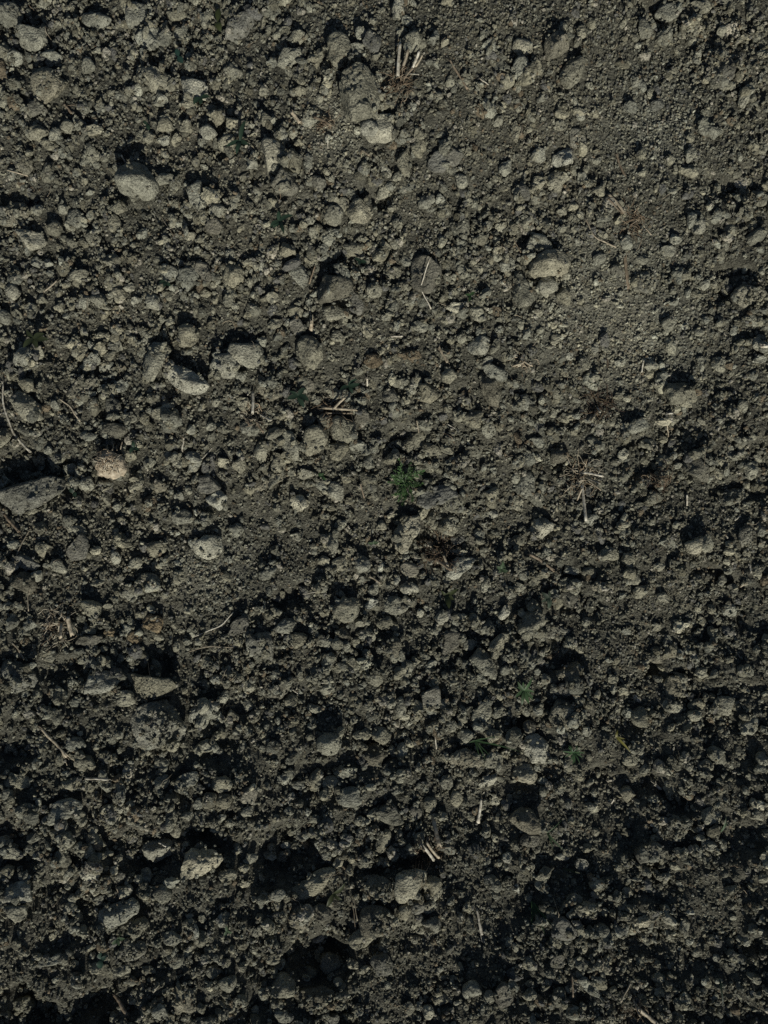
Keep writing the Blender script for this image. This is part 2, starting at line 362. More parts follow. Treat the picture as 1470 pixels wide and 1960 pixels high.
# ---------------------------------------------------------------- clods: one line each, read off the photograph in tiles of 490 px
# x y w h [turn] [style] in thirds of a picture pixel; style p pale, g grey and slaty, d dark, o reddish brown, c crusty and sunken
# a line with |label|short name| is described by hand, the others are described further down by what lies beside them
CLODS = {(0, 0): '''
60 90 150 130;30 310 110 150;95 325 90 90;185 225 180 130 20;300 330 130 90;290 500 200 190 c|broad flat crusty clod near the left edge of the top left corner|the broad crusty corner clod
215 620 110 90 d;510 380 80 90;555 120 170 90 10;800 100 150 130 -20;865 220 130 150 50;1030 205 90 75;1185 120 80 110;1370 150 180 130 -15 g
890 460 230 130 30|long brown clod lying aslant, left of a smaller pale clod near the top left|the long aslant clod near the top left
1125 525 150 120 p|pale clod with a bright lower tip, right of the long aslant clod|the pale bright-tipped clod at the upper left
925 570 80 80;1085 610 100 70;1240 670 90 85;1340 405 110 70;220 760 110 80;385 725 80 90;320 775 70 80;290 840 110 60 30;540 755 110 60
190 1380 160 120 p|pale rounded clod by the left edge, below left of the big round stone-like clod|the pale rounded clod by the upper left edge
310 1310 100 90;795 1040 225 215 n|big round brown stone-like clod with a round black shadow, upper left|the big round stone-like clod
950 1030 110 70;1130 1130 170 90 75;1250 1210 100 80;1230 1300 100 100 g;1090 1355 65 55;1170 1240 60 90;1310 830 110 100
690 1190 80 80;655 1280 70 100;365 1200 60 60;220 1205 60 60;80 1240 200 130 -15 c;1450 940 70 80;435 1260 90 110;855 790 70 60;945 720 90 80
1015 805 55 60;1070 730 70 70;940 810 70 60;1340 720 90 90;140 940 110 120 c;405 900 40 45;950 1380 60 50;460 530 60 80;1190 760 100 90''',
(1, 0): '''
480 290 200 140 78|tall lumpy clod with a lit lower tip, top centre left of the dry stubble tuft|the tall lumpy clod at the top centre
580 300 70 80;670 245 100 130 g;600 195 60 70
600 540 310 205 78 n|largest grey upright clod, below left of the dry stubble tuft at the top|the largest grey upright clod
710 745 210 150 p|pale knobbly clod touching the lower end of the largest grey upright clod|the pale knobbly clod
655 780 95 85 p;110 890 200 125 75 p|tall pale clod standing on a dark grey angular one, upper centre left|the tall pale clod at the upper centre left
165 1040 150 165 d|dark grey angular clod under the foot of a tall pale clod|the dark grey angular clod
595 1220 155 130 p|pale flat-bottomed clod below a black hollow, upper centre|the pale flat-bottomed clod
450 1240 100 100;490 1175 80 70;1040 935 105 115 g;1130 905 115 100 g|grey blunt clod, right one of a touching pair in the upper centre|the right one of the grey pair
935 860 70 100;850 930 80 130;750 990 60 70 p;730 1110 80 80;1180 1040 75 85;940 775 55 70;195 340 140 110;250 210 80 80;95 360 60 60;330 345 70 80
815 50 110 70 85 p;865 120 60 60;1100 15 70 50;900 240 100 100;1020 220 60 70;1085 245 50 55;1440 470 80 70;300 940 60 110;360 1050 100 90 d;540 1110 70 50
1430 970 70 80;1385 690 60 70;45 520 60 60;60 690 60 80;150 780 70 80;215 760 60 60;700 440 50 60;720 550 50 50;720 615 45 60;790 600 60 60;1050 560 50 60
970 1160 90 80;1060 1140 60 70;1220 1160 60 60;1190 1300 80 120;330 1340 60 80;305 1270 70 50;390 1430 60 70;185 1440 90 80;1330 1300 60 55;1415 1310 35 45 p
630 1385 80 50;750 1415 70 70;565 1430 90 80;670 125 45 50;785 1195 50 45;165 1110 90 60''',
(2, 0): '''
895 80 125 95 -40|egg-shaped clod beside a black hollow at the top edge, right side|the egg-shaped clod at the top right
760 170 110 70 75;255 255 135 145 d|dark rounded clod at the top, above a longer aslant one|the dark rounded clod at the top right
395 180 60 90;350 410 195 110 -55|long clod leaning right below a dark rounded one, upper right|the long leaning clod at the upper right
60 270 110 90 p;50 400 110 130;140 385 75 85;1080 45 140 80;325 175 45 50;725 260 45 40;1230 400 110 140 d;1210 480 80 70;1340 550 140 85 -60
1130 750 150 70 10;745 490 90 55 80;790 530 70 35 -50;700 470 45 60;830 600 70 70 d;680 620 80 70
290 905 115 110 p|pale angular clod alone on fine soil, upper right of centre|the pale angular clod on fine soil
375 800 110 110 c;150 890 70 80;260 1030 130 95 -60;150 1050 90 70;60 1100 90 110 g;405 1020 60 70;500 1090 80 70;285 1215 60 50;345 1185 55 50;165 1285 50 60 p
395 1230 45 45;1070 1300 90 90 p;940 1375 70 60;660 1390 70 80;150 1400 150 110;520 1350 50 50;1010 985 110 60;905 920 60 50;1020 890 60 90;165 565 70 40 -55
285 655 80 45;385 640 70 50;1205 180 60 60;740 890 60 60;380 1390 50 40;110 1210 50 50;30 510 40 60;895 1440 90 60;20 760 50 120''',
(0, 1): '''
75 205 90 100 p|small bright clod at the left edge, a quarter of the way down|the bright clod on the left edge
25 350 80 90;215 35 80 70;280 45 60 50;640 35 120 90;1080 125 135 130|rounded brown clod touching a grey blunt one, left of centre above the pale group|the rounded brown clod of the left pair
1170 95 105 125 g|grey blunt clod touching a rounded brown one on its left, left of centre|the grey blunt clod of the left pair
970 100 110 100;1340 110 120 130;1115 220 60 55;1180 210 60 60;1240 250 40 50;485 260 80 90;570 250 100 80;680 225 65 80;745 180 60 45;775 255 50 45;875 265 80 90
1075 455 130 130|rounded clod above the group of four pale clods at left|the rounded clod above the pale group
890 610 230 125 -70|upright pointed clod, leftmost of the group of four pale clods at left|the upright pointed clod of the pale group
1070 715 260 130 20 p|long pale clod with a flat grey top, lowest of the pale group at left|the long pale flat-topped clod
1290 635 155 145 p|round pale clod in the middle of the pale group at left|the round pale clod of the pale group
1410 555 205 150 25 p|bright pale blocky clod, rightmost of the pale group at left|the bright blocky clod of the pale group
1385 685 60 55;140 590 110 130;155 745 90 80;155 870 210 120 40;475 555 70 100;575 535 75 65;665 520 80 60;475 760 200 110 -30 c;500 640 110 60 -20
655 870 90 110 d;945 910 160 90 -10;660 1000 160 100 -10 d;730 930 110 60;510 1035 100 50
180 1380 400 165 -18 d|huge long clod at the left edge under a wide black shadow|the huge long clod at the left edge
1110 1155 100 70;1000 1165 90 80;1280 1180 60 60;1110 1225 50 45;495 1310 90 90;410 1230 90 60;920 1320 80 70 d
1200 1310 135 100 g|flat dark slate-grey clod, left of centre above a paler knob|the flat slate-grey clod
1250 1400 120 110 p;1025 1380 60 50;1240 840 55 50;690 750 80 70;1400 850 70 80;1095 995 60 60;230 1180 70 60 d;1425 980 90 80;235 245 60 60
100 285 80 40;340 295 60 60;460 120 110 70;975 380 50 45;600 465 90 50;380 345 45 40;320 855 50 50;745 1150 80 60;280 1115 50 50;1370 1200 80 90''',
(1, 1): '''
320 15 80 60;250 120 160 100 70;460 200 185 200 20 d|large angular dark clod left of the slate slab, centre|the large angular clod at the centre
470 325 160 80;575 270 140 72 75 g|narrow smooth grey stone standing beside a large angular clod, centre|the narrow grey stone
960 110 175 195 30 g|flat slate-grey slab crossed by a thin bent straw, right of centre|the slate slab with the bent straw
95 240 75 65;230 320 100 70;235 405 85 90 g;110 390 90 60;305 550 190 150 60|sloping clod with one smooth grey face, centre left|the sloping smooth-faced clod
640 430 65 80 p;465 465 80 70;1275 510 125 110 p|bright pale knob with dark pores, right of centre|the bright pale knob
1320 600 80 50 -25 p;1370 670 150 90 10;1340 760 205 110 75 d|dark upright clod with a lit lower end, right of centre|the dark upright clod
1140 300 95 65 p;1110 690 100 90;900 750 100 70 -65;820 725 80 60;770 800 90 80 d;985 780 110 110;675 605 110 80 o|reddish brown crumbly clod in the middle of the picture|the reddish brown clod
895 575 100 70 o;395 950 110 100;500 1000 150 160|large rounded clod, right one of a stepped row left of centre|the large rounded clod of the stepped row
335 1055 155 170|large crumbly clod in the middle of a stepped row left of centre|the large crumbly clod of the stepped row
610 920 90 100 g;475 1120 110 110;200 1090 190 110 55;105 1020 90 80;130 1200 90 100;30 1120 80 110
930 1060 190 95 -35|clod with a long lit crest below a black hollow, centre|the lit crest below the black hollow
1100 1110 75 65;1240 935 130 100;1180 1200 120 130 c;455 1345 100 100;250 1420 110 100 p;410 1300 60 50
1040 1380 240 120 -10 g|long smooth grey clod right of the feathery green tuft|the long smooth grey clod
80 760 170 150 c;640 1180 80 90;1010 1110 110 80;300 745 70 70 g;440 785 70 80;580 1085 90 70;1350 1370 90 80;1320 210 60 50 p
680 200 90 90;790 100 90 70;855 185 70 60;800 260 60 40;865 30 70 60;1440 50 80 80;750 355 60 50;940 405 90 60;290 1245 110 60 -15;70 1290 180 90 -25 c
335 820 60 60;1180 75 50 60;1270 330 80 90;1370 520 60 80;770 1170 80 70''',
(2, 1): '''
220 40 225 160 p|big pale lumpy clod, upper right of centre|the big pale lumpy clod
50 200 185 115 60|clod with a smooth sloping side, left of the big pale lumpy clod|the smooth-sided clod
205 170 110 100 p;295 225 80 100;310 115 50 60;500 20 70 60;755 150 145 130 c;745 20 80 50;1105 165 70 60;1225 180 60 100;955 110 70 90;1060 215 60 50
150 325 60 45;250 480 60 60;470 530 50 70;535 530 35 45;330 575 50 45 p;805 630 70 60;855 700 80 70
960 790 185 130|broad pale grey clod on the right, above a black hollow|the broad pale grey clod on the right
1000 840 60 60;90 840 90 100;175 865 60 60;310 930 110 60;440 930 70 60;720 980 120 80 -30;870 950 90 50 p;1410 505 60 80 p;1360 230 180 130 c
820 1385 100 80;1060 1220 145 140 d|dark rounded clod on the right, below the dark root nest|the dark rounded clod on the right
80 1310 110 140;30 1420 70 100;490 1190 70 60 d;270 1150 110 90 d;1270 1390 160 110 -20 c;1260 1030 110 80 c;1370 1230 70 100;1320 860 60 70;1090 950 50 45
950 1205 40 40;900 390 90 80 -45;600 80 70 70 d;800 400 40 40;140 1070 90 60;360 1010 50 50;250 790 70 60;635 1140 60 70 p;1110 370 40 45;1090 620 60 90;1420 590 70 50;770 1080 100 60''',
(0, 2): '''
1195 200 165 140 p|round pale clod under a black hollow, left of centre|the round pale clod under the hollow
1355 105 80 90;155 290 155 75 10 g|flat grey oval stone by the left edge, half way down|the flat grey oval stone
330 310 90 80;240 215 70 80;80 185 70 50;900 215 100 90;690 165 80 90;1030 375 65 75;1300 370 60 70;525 560 110 110
515 735 150 80 -25 g|smooth grey wedge-shaped stone, lower left|the grey wedge-shaped stone
290 830 80 60;75 610 70 60;1370 660 140 90 -45 g;1450 760 80 130 d;880 640 130 90 o|reddish brown clod, lower left of centre|the reddish brown clod at the lower left
580 975 200 125 -15 p|pale pitted clod below a black pit, lower left|the pale pitted clod
870 990 290 130|wide clod with a bright lower lip under a black hollow, lower left|the wide bright-lipped clod
715 1070 120 90 20;100 950 210 190 c|large crusty clod at the left edge, two thirds down|the large crusty clod at the left edge
920 1220 300 260 c|biggest crumbly clod of the lower left, with a lit lower corner|the biggest crumbly clod
1170 1140 200 110 -25 p|pale sloping clod right of the biggest crumbly clod, lower left|the pale sloping clod
1330 1170 90 80;1430 1105 80 70;335 1030 65 60;440 1090 80 60;800 600 50 45;735 680 50 70;770 720 80 70 o;640 695 80 50 o;810 820 80 70 d;700 840 50 40;500 670 50 30 p;600 785 60 40
440 1330 100 80;330 1170 80 90;850 1365 60 60;1170 1340 120 80;1240 960 70 60;1280 1060 70 80;1050 30 110 80;440 105 110 60;770 295 80 70;850 400 140 100 c;560 405 80 40
140 410 120 120 d;220 365 70 60;1430 995 80 90;750 480 120 70;450 200 120 150 g;1075 745 50 40;545 225 70 50;1145 740 50 60;905 715 60 50;490 1440 110 80;930 1440 80 60;170 650 70 60''',
(1, 2): '''
860 120 240 115 -62 p|long upright pale clod just below the feathery green tuft|the long upright pale clod
1170 315 185 110 -20 p|bright pale curved clod against the dead root crown, right of centre|the bright pale curved clod
880 330 110 90 g;880 440 110 80 p;515 560 150 145|rounded clod with a lit lower face, centre, right of a black pit|the rounded clod right of the black pit
800 535 150 110;1075 605 100 80 p|pale oval clod, left and larger one of a pair, lower centre|the pale oval clod of the lower pair
1175 605 75 50 p;665 520 70 55 p;610 635 100 50;480 290 100 90;605 300 110 100;390 280 70 60;430 180 90 130;1110 750 170 110 -60 g
1310 880 185 130 50|large sloping clod, lower right of centre, above left of the seedling|the large sloping clod
1220 760 80 70;1005 1060 110 130 g;830 1120 110 100 -45;925 1130 70 90;1300 1150 140 100 -70;420 1335 145 130|broad rounded clod, lower centre left|the broad rounded clod at the lower centre
720 1280 110 110;625 1280 70 80;1200 1280 110 100 -45;680 1400 140 140 d|dark clod in a black hollow, lower centre|the dark clod in the hollow
840 1370 70 90;1365 1420 110 100;1200 1420 200 120 c;1360 1290 110 80;1430 580 90 60 -70 p;1400 760 160 90 -50;30 770 140 160 c|crumbly clod with a bright lower tip, left of centre, two thirds down|the crumbly bright-tipped clod
165 655 130 90;240 740 100 90;400 745 110 60;405 860 60 80;520 885 190 70;780 775 110 120 c;500 710 90 100 d;575 750 50 70;120 1015 140 110 c;410 960 70 60;585 1100 55 60
1250 155 70 70 g;1160 160 90 70 g;1120 55 60 80;1320 420 100 60 -70;830 930 80 80;1000 880 80 50 -30;740 640 100 80;670 445 70 70;810 390 40 60;610 390 40 60;490 70 80 50;720 75 70 60
70 350 120 60 -30;1360 15 60 50 p;1165 235 100 50;230 140 70 50;200 1090 80 80;1120 1230 60 70;1180 1190 60 90;1430 910 60 60;340 1130 100 70;945 580 40 50 p;1010 280 60 50''',
(2, 2): '''
160 90 140 110 -40 p;560 240 110 80;325 495 130 110 d|rounded clod in a dark hollow, right of the small grey-green seedling|the rounded clod in the hollow
150 385 90 80;345 330 90 60;300 410 70 60;455 350 110 80;690 380 100 80;665 280 80 90;110 640 185 130 -30|long sloping clod above right of the green seedling, right of centre|the long sloping clod
250 680 170 90 c;750 450 120 70 -30;530 430 150 70 c;970 660 90 70 p;830 660 60 50;825 820 110 100 c;330 930 150 120 d;310 1020 110 70 20 g;200 960 70 60;395 790 60 45
300 1180 180 200 c|large crusty clod above the fine green tuft, lower right|the large crusty clod
140 1360 170 140 60 p|grey-white clod left of the fine green tuft, lower right|the grey-white clod
740 1175 110 110;1070 1110 120 80;1050 1170 90 70;1215 1110 120 110;580 960 60 50;490 1060 45 70;80 1140 60 70;150 1140 60 60;945 1000 130 150 c;1090 920 80 70
1250 560 80 80;1250 230 80 50;1340 140 90 130 c;1410 350 50 90;1060 190 140 100 p;640 1020 70 60;100 1240 90 90 d;840 310 60 50;430 1260 60 60;870 490 80 60
1200 390 70 70;400 150 40 30 p;1360 1220 110 110;1430 1410 90 80;640 80 80 50;460 40 90 60;40 430 70 60;1270 450 60 80 d;730 1390 70 60''',
(0, 3): '''
370 240 205 110 -20|long lit clod under a dark hollow, bottom left quarter|the long lit clod at the lower left
415 90 130 80 10;905 470 170 125 20 p|half-shaded clod with a bright lower rim, bottom left|the bright-rimmed clod
1165 500 235 150 -20 p|big pale clod right of a bright-rimmed one, bottom left|the big pale clod at the bottom left
1010 350 70 100;1280 190 110 90;1065 280 70 50;100 710 170 130 p|pale soft-edged clod on the left edge near the bottom|the pale clod low on the left edge
515 610 100 70 p;570 510 70 50;510 480 70 80;315 385 80 50;540 355 50 50;365 570 90 80;690 820 230 110 -25|long clod with a lit crest below a black hollow, bottom left|the lit crest at the bottom left
850 600 70 90;930 720 100 90;790 920 140 110 -25;740 1060 180 100 -25 c;990 970 110 70;1160 980 80 80;855 1155 80 60;700 1150 100 60;295 1120 200 50 -15
100 830 120 90;50 150 60 60;90 70 150 80;690 130 60 50;670 235 90 60;1280 870 50 60 p;1200 1050 60 50;1080 1060 60 50;1060 1320 140 130 c;1230 1160 70 60;1310 1240 100 80 -40
1310 610 100 70;1420 250 70 60;1260 90 140 90;1430 150 100 90 g;1400 665 60 30 p;560 1160 110 60;1140 200 60 60;930 80 100 80 -50;1080 60 120 80;980 660 80 60;35 420 80 70
80 480 110 80;655 585 40 45 p;715 585 60 50 d;910 1390 110 80;400 800 80 60;1355 970 40 30 p;640 470 60 30''',
(1, 3): '''
170 1220 155 140|rounded clod between two black hollows at the bottom edge, left of centre|the rounded clod at the bottom edge
350 1330 250 130 e|dark wedge-shaped clod with a pale lower edge, bottom centre left|the dark wedge-shaped clod
430 1120 140 110 d;330 660 280 110 -28|long lit ridge of a clod below a black hollow, lower centre|the long lit ridge
700 700 200 150 c;880 660 180 190|big blocky clod at the lower centre, left of the lower tapered straw|the big blocky clod
700 880 200 180 e|dark square clod below the big blocky one, bottom centre|the dark square clod
730 420 150 70 -65;610 970 160 100 -25;170 440 70 50 p;80 500 80 60;260 385 60 60 d;320 355 40 40;600 370 50 60;540 160 150 110;760 260 180 110 10;1090 80 80 90;1150 170 70 110
1330 75 120 70 -20 p;1240 1270 100 100;1420 1300 110 130 g|smooth slate-grey stone at the bottom edge, right of centre|the slate-grey stone at the bottom
720 1120 120 120 d;560 1130 70 60;100 1090 70 70;130 700 90 70;250 850 170 120 c;370 830 130 100 d;860 820 80 90;930 800 80 80 d;1010 670 110 100;1010 900 110 90;1060 1320 110 70
165 60 100 70;235 100 90 60;400 150 80 70;340 300 70 60;660 110 60 40;920 260 80 90 g;1000 210 80 90;470 545 50 70 p;1370 180 60 70;1440 520 50 50 p;1340 590 40 40;60 740 160 80 -20 c
160 1410 90 80;240 1450 60 40 p;490 20 80 70;880 1370 60 80;430 1430 100 70 g;990 1390 70 80;500 480 70 60;430 90 100 80''',
(2, 3): '''
80 300 185 150 d|large smooth dark grey clod, lower right of centre|the large smooth dark grey clod
70 30 150 110 p;800 480 190 130 c|big clod in shade with a lit lower face, lower right|the big clod at the lower right
300 920 130 130 g|grey rounded clod below the grass clump near the bottom|the grey rounded clod below the grass
765 880 150 60 -20 p;260 1090 90 80 g;670 710 70 60 p;780 690 80 50;910 880 90 60 30 p|bright flat chip of clod, lower right|the bright flat chip
990 920 110 70 80;1150 290 120 130;1320 980 70 60 p;1130 440 70 60;410 1020 50 60 p;380 930 60 80;520 940 100 100;620 940 90 80;1020 825 45 35 p;180 610 90 70 -60;290 510 80 40 p
400 550 80 70 g;840 1200 80 60;1310 1110 110 90 c;1420 495 50 70;660 150 90 100;470 230 60 60;1070 1060 60 50;950 1420 60 50;840 330 50 50;110 1120 90 80;100 1300 80 60
510 1140 80 80;430 460 70 50;100 410 110 80 d;390 830 50 70;1430 940 50 40 p;1420 220 100 70 p;720 640 60 30;400 1120 110 70;20 690 40 50 p;850 1280 80 50;940 560 70 50'''}
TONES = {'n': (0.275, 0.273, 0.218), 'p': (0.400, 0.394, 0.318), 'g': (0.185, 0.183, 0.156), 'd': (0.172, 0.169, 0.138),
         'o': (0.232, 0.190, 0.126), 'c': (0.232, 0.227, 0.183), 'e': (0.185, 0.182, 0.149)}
clods = []
for (tx, ty), text in CLODS.items():
    for line in text.strip().split('\n'):
        for item in line.split(';'):
            bits = item.split('|')
            tk = bits[0].split()
            st = 'n'
            if tk[-1].isalpha(): st = tk.pop()
            v = [float(t) for t in tk] + [0.0]
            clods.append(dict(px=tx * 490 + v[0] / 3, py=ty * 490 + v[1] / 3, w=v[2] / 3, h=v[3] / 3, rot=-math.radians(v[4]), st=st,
                              label=bits[1] if len(bits) > 1 else None, ref=bits[2] if len(bits) > 2 else None))
clods.sort(key=lambda c: -(c['w'] * c['h']) * (10 if c['label'] else 1))
N_SINGLE = 300
LIFT = {'the largest grey upright clod': 0.40, 'the pale knobbly clod': -0.15, 'the long pale flat-topped clod': 0.25, 'the upright pointed clod of the pale group': 0.2,
        'the biggest crumbly clod': -0.25, 'the bright pale curved clod': 0.1, 'the slate slab with the bent straw': 0.15, 'the long upright pale clod': 0.2,
        'the huge long clod at the left edge': 0.0, 'the big round stone-like clod': -0.12, 'the big pale lumpy clod': 0.1}
def clod_mesh(c, rng, sub):
    V, F = ICO[sub]
    W = chunk_dirs(V @ rand_rot(rng).T, rng, 12, 17.0, 0.60)
    if c['st'] == 'g': W[:, 2] = np.minimum(W[:, 2], 0.5 + 0.12 * W[:, 0] + 0.1 * W[:, 1])
    ext = (W.max(0) - W.min(0)) / 2
    W = (W - (W.max(0) + W.min(0)) / 2) / ext
    a, b = c['w'] * K / 2, c['h'] * K / 2
    m = min(a, b); hz = m * {'c': 0.62, 'g': 0.55, 'e': 0.66}.get(c['st'], 0.80) * rng.uniform(0.85, 1.15)
    W = W * np.array([a, b, hz]) * 1.03
    D = V
    off = rng.uniform(0, 900, 3)
    big_clod = c['w'] * c['h'] > 3500
    sm = 0.65 if c['st'] == 'g' else 1.0
    d = (0.17 if big_clod else 0.13) * m * sm * fbm(W / (0.8 * m) + off, 4, 0.65)
    d = d + sm * 0.0016 * fbm(W / 0.0060 + off, 3, 0.6)
    if sub >= 4 or c['st'] in 'ce':
        w1, c1 = worley(W / 0.0062 + off)
        d = d + (0.0026 if c['st'] in 'ce' else (0.0010 if big_clod else 0.0009) * sm) * (0.45 - np.minimum(w1, 1)) * (0.3 + 1.4 * c1)
    if sub >= 4:      # drying cracks
        cr = np.abs(fbm(W / (0.55 * m) + off + 60, 3))
        d = d - sm * np.minimum(0.055 * m, 0.0016) * np.clip(1 - cr / 0.09, 0, 1)
    W = W + D * d[:, None]
    return rot_z(W, c['rot']), F, a, b, hz
crumbV, crumbF, crumbC = [], [], []
vcount = 0
def add_crumb(V, F, C):
    global vcount
    crumbV.append(V); crumbF.append(F + vcount); crumbC.append(C); vcount += len(V)
clod_objs = []
for i, c in enumerate(clods):
    rng = np.random.default_rng(1000 + i)
    single = i < N_SINGLE
    big = max(c['w'], c['h'])
    sub = 5 if big > 78 else 4 if big > 38 else 3
    if not single: sub = 3 if big > 18 else 2
    V, F, a, b, hz = clod_mesh(c, rng, sub)
    z0 = 0.0
    for _ in range(3):
        x, y = P(c['px'], c['py'], z0)
        r = 0.5 * min(a, b)
        g = float(np.mean(hget([x, x - r, x + r, x, x], [y, y, y, y - r, y + r])))
        z0 = g + hz * {'c': 0.20, 'g': 0.62, 'e': 0.34}.get(c['st'], 0.60 if c['py'] < 1100 else 0.48) + hz * LIFT.get(c['ref'], 0.0)
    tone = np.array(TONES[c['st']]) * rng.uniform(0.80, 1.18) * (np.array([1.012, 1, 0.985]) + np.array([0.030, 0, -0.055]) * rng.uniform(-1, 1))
    hstamp(x, y, z0, a, b, hz, c['rot'], c['st'] not in 'ce' and big > 13)
    c['x'], c['y'], c['z'] = x, y, z0
    if single:
        o = link('clod', mesh_tris('clod', V, F), M_SLATE if c['st'] == 'g' else M_CLOD)
        o.location = (x, y, z0)
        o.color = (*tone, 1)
        clod_objs.append((o, c))
    else:
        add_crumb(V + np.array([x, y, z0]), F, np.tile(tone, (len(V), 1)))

# ---------------------------------------------------------------- loose crumbs, too many to count: settle from coarse to fine
def view_fade(x, y):
    px, py = to_pix(x, y)
    d = np.maximum(np.maximum(-px, px - PW) / 110, np.maximum(-py, py - PH) / 110)
    return np.clip(1.0 - 0.65 * np.clip(d, 0, 1), 0.3, 1)
PROTO = {s: [chunk_dirs(ICO[s][0], np.random.default_rng(50 + 31 * s + k), 9, 16.0 if s > 1 else 5.0, 0.56) for k in range(24)] for s in (0, 1, 2, 3)}
for s in (2, 3):
    for k in range(24):
        w = PROTO[s][k]
        PROTO[s][k] = w * (1 + 0.16 * fbm(w * 1.6 + 11.7 * k, 2))[:, None]
def scatter(n, rmin, rmax, power, sub_of, rng, coarse_only, stamp, embed):
    x = rng.uniform(-0.56, 0.56, n * 3); y = rng.uniform(-0.71, 0.71, n * 3)
    px, py = to_pix(x, y)
    fm = fine_mask(px, py)
    p3 = np.stack([x, y, 0 * x], 1)
    patch = 0.5 + 0.5 * vnoise(p3 / 0.05 + 77)
    keep = rng.random(n * 3) < view_fade(x, y) * ((1 - 0.88 * fm) * (0.25 + 0.75 * patch) if coarse_only else 0.5 + 0.5 * fm)
    x, y = x[keep][:n], y[keep][:n]
    n = len(x)
    u = rng.random(n)
    r = (rmin ** -power + u * (rmax ** -power - rmin ** -power)) ** (-1 / power)
    order = np.argsort(-r)
    x, y, r = x[order], y[order], r[order]
    dm = dust_mask(*to_pix(x, y))
    on_clod = OWN[((y - HY0) / HS).astype(int), ((x - HX0) / HS).astype(int)]
    for i in range(n):
        ri = r[i]
        hs = hget([x[i], x[i] - ri, x[i] + ri, x[i], x[i]], [y[i], y[i], y[i], y[i] - ri, y[i] + ri])
        if on_clod[i] and rng.random() < (0.93 if ri > 0.002 else 0.8): continue
        steep = hs.max() - hs.min()
        if steep > 3.0 * ri + 0.002 and rng.random() < 0.75: continue
        zf = rng.uniform(0.6, 0.95)
        z = 0.5 * float(np.mean(hs)) + 0.5 * float(np.median(hs)) + ri * zf * embed
        s = sub_of(ri)
        W = PROTO[s][rng.integers(24)] @ rand_rot(rng).T
        if s < 2: W = W * rng.uniform(0.82, 1.18, (len(W), 1))
        el = rng.uniform(0.75, 1.3)
        a, b = ri * el, ri / el
        W = rot_z(W * np.array([a, b, ri * zf]) * 1.12, rng.uniform(0, 6.28))
        t = rng.random()
        tone = np.array([0.177, 0.176, 0.140]) * (1.2 if ri > 0.003 else 1.0) * np.exp(rng.normal(0, 0.26)) * (1 + 0.7 * dm[i]) * (np.array([1.01, 1, 0.985]) + np.array([0.035, 0, -0.06]) * rng.uniform(-1, 1))
        if t < 0.035: tone = np.array([0.36, 0.34, 0.28])
        elif t < 0.10: tone = np.array([0.145, 0.145, 0.132])
        elif t < 0.14: tone = np.array([0.18, 0.15, 0.105])
        add_crumb(W + np.array([x[i], y[i], z]), ICO[s][1], np.tile(tone, (len(W), 1)))
        if stamp: hstamp(x[i], y[i], z, a, b, ri * zf, 0)
rngc = np.random.default_rng(99)
scatter(1500, 0.0050, 0.0090, 2.6, lambda r: 3 if r > 0.0068 else 2, rngc, True, True, 0.22)
scatter(7000, 0.0030, 0.0050, 2.0, lambda r: 2 if r > 0.0034 else 1, rngc, True, True, 0.28)
scatter(20000, 0.0020, 0.0030, 1.8, lambda r: 1, rngc, True, True, 0.35)
scatter(80000, 0.0012, 0.0021, 1.6, lambda r: 1 if r > 0.0017 else 0, rngc, False, False, 0.5)
crumb_me = mesh_tris('soil_crumbs', np.concatenate(crumbV), np.concatenate(crumbF), False)
set_tint(crumb_me, np.concatenate(crumbC))
crumbs = link('soil_crumbs', crumb_me, M_CRUMB)
tag(crumbs, 'loose grey brown soil crumbs strewn over the whole field', 'soil crumbs', kind='stuff')


